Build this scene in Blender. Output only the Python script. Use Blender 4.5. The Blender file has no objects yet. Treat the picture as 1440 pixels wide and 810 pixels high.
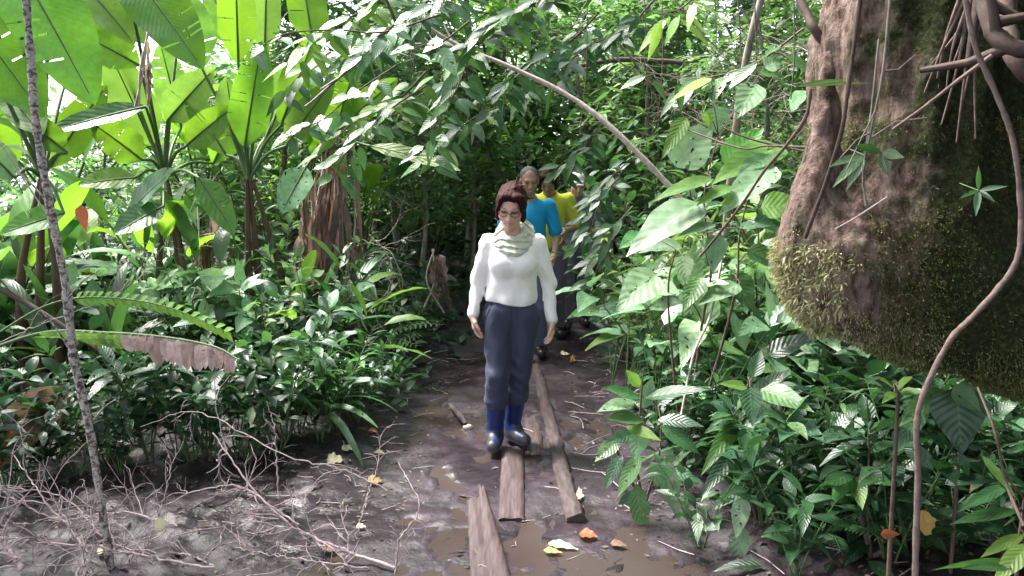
import bpy, math, random
import numpy as np
from mathutils import Vector, Matrix, noise as mn

SC = bpy.context.scene
COL = SC.collection
R = math.radians
rng = np.random.default_rng(7)
random.seed(7)

# ------------------------------------------------------------------ camera
CAMH = 1.65; PITCH = R(7.9); FPX = 1120.0
cam_d = bpy.data.cameras.new('camera'); cam = bpy.data.objects.new('camera', cam_d)
COL.objects.link(cam); SC.camera = cam
cam.location = (0, 0, CAMH); cam.rotation_euler = (math.pi/2 - PITCH, 0, 0)
cam_d.lens = 28; cam_d.sensor_width = 36; cam_d.clip_end = 1000; cam_d.clip_start = 0.05
SC.render.resolution_x = 1024; SC.render.resolution_y = 576

def P(px, py, Y):
    """point that the 1440x810 photograph shows at px,py if it is Y metres ahead"""
    u = (px-720)/FPX; v = (405-py)/FPX
    d = np.array([u, math.cos(PITCH)+v*math.sin(PITCH), -math.sin(PITCH)+v*math.cos(PITCH)])
    return np.array([0, 0, CAMH]) + d*(Y/d[1])
def G(px, py, z=0.0):
    u = (px-720)/FPX; v = (405-py)/FPX
    d = np.array([u, math.cos(PITCH)+v*math.sin(PITCH), -math.sin(PITCH)+v*math.cos(PITCH)])
    return np.array([0, 0, CAMH]) + d*((z-CAMH)/d[2])

# ------------------------------------------------------------------ materials
MATS = {}
def newmat(name):
    m = bpy.data.materials.new(name); m.use_nodes = True
    m.node_tree.nodes.clear(); MATS[name] = m
    return m, m.node_tree.nodes, m.node_tree.links
def ramp(n, stops, interp='LINEAR'):
    r = n.new('ShaderNodeValToRGB'); r.color_ramp.interpolation = interp
    e = r.color_ramp.elements
    while len(e) < len(stops): e.new(0.5)
    for i, (p, c) in enumerate(stops):
        e[i].position = p; e[i].color = (*c, 1) if len(c) == 3 else c
    return r
def leafmat(name, cols, trans=0.4, tcol=(0.25, 0.5, 0.04), rough=0.35, vein=0.35, nvein=9, spots=0.0, brown=(0.16, 0.09, 0.04), bumpd=0.5, coat=0.0, holes=0.):
    m, n, l = newmat(name)
    out = n.new('ShaderNodeOutputMaterial')
    at = n.new('ShaderNodeAttribute'); at.attribute_name = 'rnd'
    cr = ramp(n, [(i/(len(cols)-1), c) for i, c in enumerate(cols)])
    l.new(at.outputs['Fac'], cr.inputs[0])
    uv = n.new('ShaderNodeUVMap'); sp = n.new('ShaderNodeSeparateXYZ'); l.new(uv.outputs[0], sp.inputs[0])
    # a = |v-.5|*2
    s1 = n.new('ShaderNodeMath'); s1.operation = 'SUBTRACT'; s1.inputs[1].default_value = .5; l.new(sp.outputs[1], s1.inputs[0])
    ab = n.new('ShaderNodeMath'); ab.operation = 'ABSOLUTE'; l.new(s1.outputs[0], ab.inputs[0])
    # side veins: sin((u - .35*a)*nvein*2pi)
    m1 = n.new('ShaderNodeMath'); m1.operation = 'MULTIPLY_ADD'; m1.inputs[1].default_value = -0.45
    l.new(ab.outputs[0], m1.inputs[0]); l.new(sp.outputs[0], m1.inputs[2])
    m2 = n.new('ShaderNodeMath'); m2.operation = 'MULTIPLY'; m2.inputs[1].default_value = nvein*6.283; l.new(m1.outputs[0], m2.inputs[0])
    m3 = n.new('ShaderNodeMath'); m3.operation = 'SINE'; l.new(m2.outputs[0], m3.inputs[0])
    vr = n.new('ShaderNodeMapRange'); vr.inputs[1].default_value = .75; vr.inputs[2].default_value = 1; l.new(m3.outputs[0], vr.inputs[0])
    mr = n.new('ShaderNodeMapRange'); mr.inputs[1].default_value = .035; mr.inputs[2].default_value = .012; l.new(ab.outputs[0], mr.inputs[0])
    mx = n.new('ShaderNodeMath'); mx.operation = 'MULTIPLY_ADD'; mx.inputs[1].default_value = .35; l.new(vr.outputs[0], mx.inputs[0]); l.new(mr.outputs[0], mx.inputs[2])
    mv = n.new('ShaderNodeMath'); mv.operation = 'MULTIPLY'; mv.use_clamp = True; mv.inputs[1].default_value = vein*.5; l.new(mx.outputs[0], mv.inputs[0])
    mc = n.new('ShaderNodeMixRGB'); l.new(mv.outputs[0], mc.inputs[0]); l.new(cr.outputs[0], mc.inputs[1])
    mc.inputs[2].default_value = (*[min(.6, c*1.9+.03) for c in cols[-1]], 1)
    # blotches
    geo = n.new('ShaderNodeNewGeometry')
    nz = n.new('ShaderNodeTexNoise'); nz.inputs['Scale'].default_value = 23; nz.inputs['Detail'].default_value = 3; l.new(geo.outputs['Position'], nz.inputs['Vector'])
    hv = n.new('ShaderNodeHueSaturation')
    vmap = n.new('ShaderNodeMapRange'); vmap.inputs[1].default_value = .3; vmap.inputs[2].default_value = .7; vmap.inputs[3].default_value = .75; vmap.inputs[4].default_value = 1.25
    l.new(nz.outputs[0], vmap.inputs[0]); 
    oi = n.new('ShaderNodeObjectInfo'); om = n.new('ShaderNodeMapRange'); om.inputs[3].default_value = .62; om.inputs[4].default_value = 1.35; l.new(oi.outputs['Random'], om.inputs[0])
    vm = n.new('ShaderNodeMath'); vm.operation = 'MULTIPLY'; l.new(vmap.outputs[0], vm.inputs[0]); l.new(om.outputs[0], vm.inputs[1]); l.new(vm.outputs[0], hv.inputs['Value'])
    o2 = n.new('ShaderNodeMath'); o2.operation = 'MULTIPLY'; o2.inputs[1].default_value = 7.31; l.new(oi.outputs['Random'], o2.inputs[0]); o3 = n.new('ShaderNodeMath'); o3.operation = 'FRACT'; l.new(o2.outputs[0], o3.inputs[0])
    oh = n.new('ShaderNodeMapRange'); oh.inputs[3].default_value = .475; oh.inputs[4].default_value = .525; l.new(o3.outputs[0], oh.inputs[0]); l.new(oh.outputs[0], hv.inputs['Hue'])
    l.new(mc.outputs[0], hv.inputs['Color'])
    nb = n.new('ShaderNodeTexNoise'); nb.inputs['Scale'].default_value = 11; nb.inputs['Detail'].default_value = 5; l.new(geo.outputs['Position'], nb.inputs['Vector'])
    bm_ = n.new('ShaderNodeMapRange'); bm_.inputs[1].default_value = .70-spots*.22; bm_.inputs[2].default_value = .74-spots*.18; l.new(nb.outputs[0], bm_.inputs[0])
    mb_ = n.new('ShaderNodeMixRGB'); l.new(bm_.outputs[0], mb_.inputs[0]); l.new(hv.outputs[0], mb_.inputs[1]); mb_.inputs[2].default_value = (*brown, 1)
    pb = n.new('ShaderNodeBsdfPrincipled'); l.new(mb_.outputs[0], pb.inputs['Base Color'])
    rr = n.new('ShaderNodeMapRange'); rr.inputs[3].default_value = rough-.1; rr.inputs[4].default_value = rough+.22; l.new(nz.outputs[0], rr.inputs[0]); l.new(rr.outputs[0], pb.inputs['Roughness'])
    pb.inputs['Specular IOR Level'].default_value = .55
    if coat: pb.inputs['Coat Weight'].default_value = coat; pb.inputs['Coat Roughness'].default_value = .25
    bp = n.new('ShaderNodeBump'); bp.inputs['Strength'].default_value = bumpd*.45; bp.inputs['Distance'].default_value = .0025
    l.new(m3.outputs[0], bp.inputs['Height']); l.new(bp.outputs[0], pb.inputs['Normal'])
    tr = n.new('ShaderNodeBsdfTranslucent')
    tm = n.new('ShaderNodeMixRGB'); tm.inputs[0].default_value = .55; l.new(mb_.outputs[0], tm.inputs[1]); tm.inputs[2].default_value = (*tcol, 1)
    l.new(tm.outputs[0], tr.inputs[0])
    ms = n.new('ShaderNodeMixShader'); ms.inputs[0].default_value = trans
    l.new(pb.outputs[0], ms.inputs[1]); l.new(tr.outputs[0], ms.inputs[2])
    if holes:   # holes eaten by insects, on the older leaves
        nh = n.new('ShaderNodeTexNoise'); nh.inputs['Scale'].default_value = 34; nh.inputs['Detail'].default_value = 1; l.new(geo.outputs['Position'], nh.inputs['Vector'])
        g1 = n.new('ShaderNodeMath'); g1.operation = 'GREATER_THAN'; g1.inputs[1].default_value = .68; l.new(nh.outputs[0], g1.inputs[0])
        g2 = n.new('ShaderNodeMath'); g2.operation = 'GREATER_THAN'; g2.inputs[1].default_value = 1-holes; l.new(at.outputs['Fac'], g2.inputs[0])
        g3 = n.new('ShaderNodeMath'); g3.operation = 'MULTIPLY'; l.new(g1.outputs[0], g3.inputs[0]); l.new(g2.outputs[0], g3.inputs[1])
        tp_ = n.new('ShaderNodeBsdfTransparent'); mh = n.new('ShaderNodeMixShader'); l.new(g3.outputs[0], mh.inputs[0]); l.new(ms.outputs[0], mh.inputs[1]); l.new(tp_.outputs[0], mh.inputs[2]); l.new(mh.outputs[0], out.inputs[0])
    else: l.new(ms.outputs[0], out.inputs[0])
    return m
def solid(name, stops, scale=12, rough=.7, bump=.4, bdist=.01, detail=6, stretch=(1, 1, 1), spec=.4, rough2=None, attr=None, sheen=0):
    m, n, l = newmat(name)
    out = n.new('ShaderNodeOutputMaterial'); pb = n.new('ShaderNodeBsdfPrincipled')
    tc = n.new('ShaderNodeTexCoord'); mp = n.new('ShaderNodeMapping'); mp.inputs['Scale'].default_value = stretch
    l.new(tc.outputs['Object'], mp.inputs[0])
    nz = n.new('ShaderNodeTexNoise'); nz.inputs['Scale'].default_value = scale; nz.inputs['Detail'].default_value = detail; nz.inputs['Roughness'].default_value = .65
    l.new(mp.outputs[0], nz.inputs['Vector'])
    k = len(stops)
    cr = ramp(n, [(.3+.4*i/max(1, k-1), c) for i, c in enumerate(stops)]); l.new(nz.outputs[0], cr.inputs[0])
    if attr:
        at = n.new('ShaderNodeAttribute'); at.attribute_name = attr
        mul = n.new('ShaderNodeMixRGB'); mul.blend_type = 'MULTIPLY'; mul.inputs[0].default_value = 1
        l.new(cr.outputs[0], mul.inputs[1]); l.new(at.outputs['Color'], mul.inputs[2]); l.new(mul.outputs[0], pb.inputs['Base Color'])
    else: l.new(cr.outputs[0], pb.inputs['Base Color'])
    pb.inputs['Roughness'].default_value = rough; pb.inputs['Specular IOR Level'].default_value = spec
    if rough2 is not None:
        mr = n.new('ShaderNodeMapRange'); mr.inputs[1].default_value = .35; mr.inputs[2].default_value = .65; mr.inputs[3].default_value = rough; mr.inputs[4].default_value = rough2
        n2 = n.new('ShaderNodeTexNoise'); n2.inputs['Scale'].default_value = scale*.37; n2.inputs['Detail'].default_value = 4; l.new(mp.outputs[0], n2.inputs['Vector'])
        l.new(n2.outputs[0], mr.inputs[0]); l.new(mr.outputs[0], pb.inputs['Roughness'])
    if sheen: pb.inputs['Sheen Weight'].default_value = sheen
    bp = n.new('ShaderNodeBump'); bp.inputs['Strength'].default_value = bump; bp.inputs['Distance'].default_value = bdist
    l.new(nz.outputs[0], bp.inputs['Height']); l.new(bp.outputs[0], pb.inputs['Normal'])
    l.new(pb.outputs[0], out.inputs[0])
    return m

leafmat('leaf_dark', [(.012, .042, .018), (.022, .068, .030), (.04, .105, .045)], .25, (.05, .17, .03), .30, .4, holes=.35)
leafmat('leaf_mid', [(.022, .070, .026), (.042, .12, .042), (.085, .19, .06)], .34, (.12, .32, .05), .32, .4, holes=.35)
leafmat('leaf_bright', [(.06, .16, .03), (.12, .28, .05), (.22, .38, .07)], .45, (.3, .55, .06), .38, .35)
leafmat('leaf_forest', [(.018, .055, .024), (.04, .11, .045), (.10, .20, .08), (.2, .3, .09)], .4, (.2, .42, .07), .36, .2)
leafmat('leaf_pale', [(.10, .2, .1), (.15, .27, .14), (.2, .33, .18)], .3, (.2, .42, .1), .36, .5, nvein=7, coat=.4, holes=.6)
leafmat('leaf_banana', [(.03, .12, .02), (.06, .20, .03), (.12, .3, .04)], .5, (.34, .62, .02), .38, .5, nvein=26, spots=.1, bumpd=.35)
leafmat('leaf_bamboo', [(.16, .24, .06), (.26, .32, .1), (.36, .34, .14)], .4, (.45, .5, .12), .42, .2, nvein=4)
leafmat('leaf_dead', [(.14, .075, .04), (.24, .14, .09), (.36, .24, .17)], .22, (.4, .22, .1), .6, .3, nvein=22, spots=.3, brown=(.08, .04, .03), bumpd=1.0)
leafmat('leaf_rotten', [(.03, .02, .018), (.06, .038, .03), (.11, .075, .055), (.2, .14, .1)], .1, (.2, .1, .05), .45, .2, bumpd=.5)
leafmat('leaf_drypink', [(.10, .06, .045), (.27, .18, .15), (.50, .38, .34)], .2, (.4, .25, .15), .6, .3, nvein=22, spots=.3, brown=(.07, .035, .03), bumpd=1.0)
leafmat('leaf_deadpink', [(.42, .28, .25), (.55, .40, .37), (.62, .48, .45)], .25, (.5, .3, .2), .6, .35, nvein=30, spots=.15, brown=(.14, .07, .05), bumpd=.8)
leafmat('leaf_yellow', [(.42, .32, .08), (.5, .38, .12), (.45, .22, .05)], .3, (.5, .35, .06), .5, .3, spots=.2)
leafmat('leaf_orange', [(.42, .13, .03), (.5, .2, .05), (.35, .12, .05)], .25, (.5, .2, .05), .5, .3, spots=.2)
leafmat('leaf_cream', [(.5, .42, .26), (.55, .48, .32), (.45, .36, .22)], .2, (.5, .4, .2), .55, .3, spots=.25)
solid('stem_green', [(.05, .10, .03), (.10, .16, .06)], 20, .5)
solid('stem_brown', [(.07, .045, .035), (.15, .10, .08)], 30, .75)
solid('pseudostem', [(.05, .03, .022), (.12, .065, .045), (.10, .10, .04)], 9, .6, stretch=(3, 3, .5), bump=.6)
solid('bark_grey', [(.10, .085, .07), (.22, .19, .16), (.34, .31, .28)], 18, .8, stretch=(1, 1, .4), bump=.7)
solid('bark_mottled', [(.035, .025, .02), (.11, .075, .06), (.50, .45, .42), (.10, .065, .05)], 42, .75, stretch=(1, 1, 1.3), bump=.8, detail=4)
solid('bark_pale', [(.26, .19, .17), (.42, .34, .31), (.52, .45, .42)], 25, .75, bump=.5)
solid('vine_brown', [(.10, .07, .06), (.20, .14, .12), (.27, .20, .18)], 30, .75, bump=.7)
solid('twig', [(.24, .17, .175), (.40, .31, .32), (.52, .43, .44)], 40, .75, bump=.3)
solid('twig_dark', [(.05, .033, .03), (.11, .075, .06)], 30, .8)
solid('bark_moss_old', [(.03, .022, .016), (.10, .06, .045), (.21, .135, .105), (.30, .21, .165)], 11, .9, bump=1.0, bdist=.045, detail=11, stretch=(1, 1, .55))
solid('plank_wood', [(.04, .026, .026), (.075, .052, .053), (.12, .086, .09)], 7, .4, stretch=(9, .8, 1), bump=.5, bdist=.006, rough2=.65)
solid('log_wood', [(.025, .018, .018), (.06, .043, .043), (.10, .075, .077)], 9, .45, stretch=(4, .8, 4), bump=.8, rough2=.7)
solid('mud', [(.009, .006, .007), (.019, .0125, .016), (.034, .023, .031), (.070, .050, .064)], 3.3, .17, bump=1.0, bdist=.03, detail=11, rough2=.62, spec=.5)
solid('puddle_water', [(.046, .033, .030), (.066, .049, .045)], 2.2, .13, bump=.06, bdist=.008, detail=3, rough2=.28, spec=.5)
solid('stone_pale', [(.4, .36, .34), (.55, .5, .48)], 20, .6)
def moss():
    leafmat('moss', [(.03, .055, .012), (.09, .12, .03), (.26, .25, .12), (.5, .46, .3)], .3, (.3, .35, .08), .8, 0)
moss()

# ------------------------------------------------------------------ mesh builder
def nrmz(a): return a/np.maximum(np.linalg.norm(a, axis=-1, keepdims=True), 1e-9)
PROF = {
 'ellip': lambda t: np.sin(np.pi*np.clip(t, 0, 1)**.9)**.8,
 'ovate': lambda t: np.sin(np.pi*t**.62)**.9*(1-.25*t) + 0*t,
 'lance': lambda t: np.sin(np.pi*t**.75)**1.1,
 'strap': lambda t: np.minimum(1, t*9)*(1-t**3)**.6,
 'banana': lambda t: np.minimum(1, (t*4+.02)**.7)*np.clip(1-np.clip((t-.4)/.6, 0, 1)**2.0, 0, 1)**.75,
 'heart': lambda t: np.sin(np.pi*np.clip(t, 0, 1)**.5)**.75,
}
class MB:
    def __init__(s): s.V = []; s.F = []; s.U = []; s.R = []; s.n = 0
    def _add(s, V, F, U, Rr):
        s.V.append(V); s.F.append(F+s.n); s.U.append(U); s.R.append(Rr); s.n += len(V)
    def leaves(s, o, d, n, L, W, droop=.25, prof='lance', nseg=4, fold=.25, rnd=None, cross=1, wav=0., tear=0.):
        o = np.atleast_2d(np.array(o, float)); N = len(o)
        d = nrmz(np.broadcast_to(np.array(d, float), (N, 3)).copy()); n = np.broadcast_to(np.array(n, float), (N, 3))
        L = np.broadcast_to(L, (N,)).astype(float); W = np.broadcast_to(W, (N,)).astype(float); droop = np.broadcast_to(droop, (N,)).astype(float)
        side = nrmz(np.cross(d, n)); 
        t = np.linspace(0, 1, nseg+1); K = 2*cross+1; sv = np.linspace(-1, 1, K)
        w = PROF[prof](t); w[0] = max(w[0], .02); w[-1] = .01
        g = np.array([0, 0, -1.])
        sp = o[:, None]+L[:, None, None]*(d[:, None]*t[None, :, None]+g*droop[:, None, None]*(t**2)[None, :, None])
        T = nrmz(d[:, None]+g*(2*droop[:, None, None]*t[None, :, None]))
        Nn = nrmz(np.cross(np.broadcast_to(side[:, None], T.shape), T))
        hw = w[None, :]*W[:, None]/2
        fo = fold*np.abs(sv)
        V = sp[:, :, None]+side[:, None, None]*(hw[:, :, None, None]*sv[None, None, :, None])+Nn[:, :, None]*(hw[:, :, None, None]*fo[None, None, :, None])
        if wav:
            ph = rng.random((N, 1, 1))*6.28
            wv = np.sin(t[None, :, None]*19+ph+sv[None, None, :]*1.5)*np.abs(sv)[None, None]*wav*W[:, None, None]
            V = V+Nn[:, :, None]*wv[..., None]
            jj = (rng.random((N, nseg+1, 1))-.5)*np.abs(sv)[None, None]*wav*W[:, None, None]
            V = V+T[:, :, None]*jj[..., None]
        V = V.reshape(-1, 3)
        i, j = np.meshgrid(np.arange(nseg), np.arange(K-1), indexing='ij')
        a = (i*K+j).ravel(); q = np.stack([a, a+1, a+K+1, a+K], 1)
        off = np.arange(N)*(nseg+1)*K
        F = (q[None]+off[:, None, None])
        if tear:   # drop the odd sliver of blade between veins
            cc = (a % K); sidx = np.where(cc < cross, 0, 1); dist = np.where(cc < cross, cross-1-cc, cc-cross)   # 0 next to the midrib
            sg = a//K; depth = np.where(rng.random((N, nseg, 2)) < tear, rng.integers(1, cross+1, (N, nseg, 2))-1, 99)
            keep = dist[None] < np.maximum(depth[:, sg, sidx], 1)
            F = F[keep]
        F = F.reshape(-1, 4)
        uu, vv = np.meshgrid(t, (sv+1)/2, indexing='ij'); U = np.tile(np.stack([uu.ravel(), vv.ravel()], 1), (N, 1))
        if rnd is None: rnd = rng.random(N)
        rnd = np.broadcast_to(rnd, (N,))
        s._add(V, F, U, np.repeat(rnd, (nseg+1)*K))
    def tube(s, pts, rad, sides=6, jit=0.):
        pts = np.array(pts, float); n = len(pts); rad = np.broadcast_to(rad, (n,)).astype(float)
        T = np.gradient(pts, axis=0); T = nrmz(T)
        up = np.array([0, 0, 1.]) if abs(T[0, 2]) < .9 else np.array([1., 0, 0])
        A = np.zeros_like(pts); a = nrmz(np.cross(T[0], up))
        for i in range(n):
            a = a-T[i]*np.dot(a, T[i]); a = a/max(1e-9, np.linalg.norm(a)); A[i] = a
        B = np.cross(T, A); th = np.arange(sides)*2*math.pi/sides
        rr = rad[:, None]*(1+jit*(rng.random((n, sides))-.5)*2)
        V = pts[:, None]+rr[..., None]*(A[:, None]*np.cos(th)[None, :, None]+B[:, None]*np.sin(th)[None, :, None])
        i, j = np.meshgrid(np.arange(n-1), np.arange(sides), indexing='ij')
        q = np.stack([i*sides+j, i*sides+(j+1) % sides, (i+1)*sides+(j+1) % sides, (i+1)*sides+j], -1).reshape(-1, 4)
        V = V.reshape(-1, 3)
        uu, vv = np.meshgrid(np.linspace(0, 1, n), th/6.283, indexing='ij')
        s._add(V, q, np.stack([uu.ravel(), vv.ravel()], 1), np.full(len(V), rng.random()))
        for e, k in ((pts[0], 0), (pts[-1], n-1)):   # caps
            idx = np.arange(sides)+k*sides
            vs = np.concatenate([V[idx], e[None]]); m = sides
            f = np.stack([np.arange(m), (np.arange(m)+1) % m, np.full(m, m), np.full(m, m)], 1)
            s._add(vs, f, np.zeros((m+1, 2)), np.zeros(m+1))
    def build(s, name, mat, parent=None, origin=(0, 0, 0), smooth=True, attr=None):
        me = bpy.data.meshes.new(name)
        V = np.concatenate(s.V)-(np.array(origin) if parent is not None else 0); F = np.concatenate(s.F); U = np.concatenate(s.U); Rr = np.concatenate(s.R)
        tri = F[:, 2] == F[:, 3]
        cnt = np.where(tri, 3, 4); tot = int(cnt.sum())
        mask = np.ones(F.shape, bool); mask[tri, 3] = False
        li = F[mask]
        me.vertices.add(len(V)); me.vertices.foreach_set('co', V.astype(np.float32).ravel())
        me.loops.add(tot); me.loops.foreach_set('vertex_index', li.astype(np.int32))
        me.polygons.add(len(F)); st = np.concatenate([[0], np.cumsum(cnt)[:-1]])
        me.polygons.foreach_set('loop_start', st.astype(np.int32))
        me.update(calc_edges=True)
        uvl = me.uv_layers.new(name='UVMap'); uvl.data.foreach_set('uv', U[li].astype(np.float32).ravel())
        at = me.attributes.new('rnd', 'FLOAT', 'POINT'); at.data.foreach_set('value', Rr.astype(np.float32))
        if smooth: me.polygons.foreach_set('use_smooth', np.ones(len(F), bool))
        me.validate(); me.materials.append(MATS[mat])
        o = bpy.data.objects.new(name, me); COL.objects.link(o)
        if parent is not None: o.parent = parent
        else: o.location = origin
        return o

def tag(o, label=None, cat=None, group=None, kind=None):
    if label: o['label'] = label
    if cat: o['category'] = cat
    if group: o['group'] = group
    if kind: o['kind'] = kind
    return o
def thing(name, label, cat, loc, group=None):
    o = bpy.data.objects.new(name, None); COL.objects.link(o); o.location = tuple(float(v) for v in loc)
    o.empty_display_size = .1
    return tag(o, label, cat, group)
def dup(root, loc, rz=0, sc=1, label=None, group=None, tilt=(0, 0)):
    r = root.copy(); COL.objects.link(r); r.location = loc; r.rotation_euler = (tilt[0], tilt[1], rz); r.scale = (sc, sc, sc)
    if label: r['label'] = label
    if group: r['group'] = group
    for c in list(root.children):
        k = c.copy(); COL.objects.link(k); k.parent = r
    return r
def curve(pts, n=20):
    """Catmull-Rom through points"""
    pts = np.array(pts, float)
    if len(pts) == 2: 
        t = np.linspace(0, 1, n)[:, None]; return pts[0]*(1-t)+pts[1]*t
    p = np.concatenate([[2*pts[0]-pts[1]], pts, [2*pts[-1]-pts[-2]]])
    out = []; m = len(pts)-1
    for u in np.linspace(0, m-1e-6, n):
        i = int(u); t = u-i; a, b, c, d = p[i:i+4]
        out.append(.5*((2*b)+(c-a)*t+(2*a-5*b+4*c-d)*t*t+(3*b-a-3*c+d)*t**3))
    return np.array(out)

# ------------------------------------------------------------------ ground
def path_x(y):   # centre line of the muddy trail
    return np.interp(y, [2, 3.3, 4.7, 6.5, 8.5, 11, 14], [-.05, -.02, -.05, .0, .35, .8, 1.6])
def path_w(y): return np.interp(y, [2, 3.3, 4.0, 4.7, 6, 8, 11], [.85, .8, .66, .62, .6, .5, .4])
_fr = random.Random(5); FOOT = []
for _k in range(46):
    _y = _fr.uniform(2.6, 8.2); _a = _fr.gauss(0, .25); FOOT.append((float(path_x(_y))+_fr.gauss(0, .55)*float(path_w(_y)), _y, math.cos(_a), math.sin(_a)))
def gh(x, y):
    dx = abs(x-path_x(y))-path_w(y)
    b = min(1, max(0, dx/.5)); b = b*b*(3-2*b)
    left = x < path_x(y)
    h = b*(.06 if left else .09)
    if left and y < 5.0: h *= max(.35, min(1, (y-4.0)))
    h += max(0, min(y, 11)-7.3)*.13+max(0, y-11)*.03
    n1 = mn.noise(Vector((x*1.1, y*1.1, 3))); n2 = mn.noise(Vector((x*4.3, y*3.1, 7))); n3 = mn.noise(Vector((x*13, y*11, 1))); n4 = mn.noise(Vector((x*33, y*29, 5))); n5 = 1-abs(mn.noise(Vector((x*6.5, y*5.5, 11))))*3; n4 += .5*n5+.8*mn.noise(Vector((x*17, y*16, 21)))
    amp = .6+.4*b
    fp = 0.
    if y < 8.5 and abs(x) < 3:
        for fx, fy, ca, sa in FOOT:
            ux, uy = x-fx, y-fy
            if ux*ux+uy*uy < .05: nn_ = 1+.55*mn.noise(Vector((x*14, y*14, 31)))+.3*mn.noise(Vector((x*35, y*35, 41))); u, v = (ux*ca+uy*sa)/.05*nn_, (-ux*sa+uy*ca)/.12*nn_; q = u*u+v*v; fp += -.026*math.exp(-q)+.012*math.exp(-(q-2)**2)
    z = h + fp + .022*n1 + amp*(.034*n2+.022*n3+.011*n4)*(.75+.5*b) - .008*(1-b)
    if y < 5.1 and -.34 < x < .2:      # trodden flat along the planks
        k = min(1, (x+.34)/.1, (.2-x)/.1); lo = -.013+.008*n2+.006*n3
        if z > lo: z = z*(1-k)+lo*k
    return z
def ground():
    xs = np.concatenate([[-150, -60, -25, -14], np.arange(-9, -3.5, .12), np.arange(-3.5, 3.5, .028), np.arange(3.5, 9, .12), [14, 25, 60, 150]])
    ys = np.concatenate([[-60, -10, 0, 1.2, 1.9], np.arange(2.3, 8.5, .028), np.arange(8.5, 15, .12), [18, 24, 40, 80, 200]])
    nx, ny = len(xs), len(ys)
    V = np.zeros((ny, nx, 3))
    for j, y in enumerate(ys):
        for i, x in enumerate(xs): V[j, i] = (x, y, gh(x, min(y, 30)))
    m = MB(); j, i = np.meshgrid(np.arange(ny-1), np.arange(nx-1), indexing='ij'); a = (j*nx+i).ravel()
    m._add(V.reshape(-1, 3), np.stack([a, a+1, a+nx+1, a+nx], 1), V.reshape(-1, 3)[:, :2].copy(), np.zeros(nx*ny))
    o = m.build('ground', 'mud'); tag(o, 'wet purple brown mud of the trail and forest floor', kind='structure')
    # shallow muddy water standing on the trail; its shore is where the mud rises through it
    m = MB(); yy = np.arange(2.3, 6.9, .15); V = []
    for y in yy:
        c = path_x(y); w = path_w(y)*1.25
        for k in range(9): V.append((c-w+2*w*k/8, y, -.016))
    a = np.array([(j*9+i) for j in range(len(yy)-1) for i in range(8)])
    m._add(np.array(V), np.stack([a, a+1, a+10, a+9], 1), np.zeros((len(V), 2)), np.zeros(len(V)))
    tag(m.build('puddle_water', 'puddle_water'), 'shallow brown muddy water standing along the trail', kind='structure')
ground()
def GZ(px, py):
    p = G(px, py, 0)
    for _ in range(3): p = G(px, py, gh(p[0], p[1]))
    return p

# ------------------------------------------------------------------ signed-distance modelling (people, mossy trunk)
def surfnet(D, org, vox):
    S = D < 0
    c = np.zeros(tuple(np.array(D.shape)-1), np.uint8)
    for dx in (0, 1):
        for dy in (0, 1):
            for dz in (0, 1):
                c += S[dx:D.shape[0]-1+dx, dy:D.shape[1]-1+dy, dz:D.shape[2]-1+dz]
    act = np.argwhere((c > 0) & (c < 8))
    idx = -np.ones(c.shape, np.int64); idx[tuple(act.T)] = np.arange(len(act))
    acc = np.zeros((len(act), 3)); cnt = np.zeros(len(act))
    for ax in range(3):
        o1, o2 = [a for a in range(3) if a != ax]
        for e1 in (0, 1):
            for e2 in (0, 1):
                off = np.zeros(3, int); off[o1] = e1; off[o2] = e2
                p = act+off; q = p.copy(); q[:, ax] += 1
                a = D[tuple(p.T)]; b = D[tuple(q.T)]; mk = (a < 0) != (b < 0)
                t = np.where(mk, a/np.where(mk, a-b, 1), 0)
                pos = p.astype(float); pos[:, ax] += t
                acc[mk] += pos[mk]; cnt[mk] += 1
    V = acc/np.maximum(cnt, 1)[:, None]*vox+org
    Q = []
    for ax in range(3):
        o1, o2 = [(1, 2), (2, 0), (0, 1)][ax]
        sl0 = [slice(None)]*3; sl1 = [slice(None)]*3; sl0[ax] = slice(0, -1); sl1[ax] = slice(1, None)
        a = S[tuple(sl0)]; b = S[tuple(sl1)]
        e = np.argwhere(a != b)
        ok = (e[:, o1] > 0) & (e[:, o2] > 0) & (e[:, o1] < D.shape[o1]-1) & (e[:, o2] < D.shape[o2]-1)
        e = e[ok]; inside = a[tuple(e.T)]
        def cell(d1, d2):
            f = e.copy(); f[:, o1] -= d1; f[:, o2] -= d2; return idx[tuple(f.T)]
        q = np.stack([cell(1, 1), cell(0, 1), cell(0, 0), cell(1, 0)], 1)
        q[~inside] = q[~inside][:, ::-1]
        Q.append(q)
    return V, np.concatenate(Q)
def cone(a, b, ra, rb, k=.03, sq=None, neg=False): return dict(t='c', a=np.array(a, float), b=np.array(b, float), ra=ra, rb=rb, k=k, sq=sq, neg=neg)
def ell(c, r, M=None, k=.02, neg=False): return dict(t='e', c=np.array(c, float), r=np.array(r, float), M=M, k=k, neg=neg)
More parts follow.
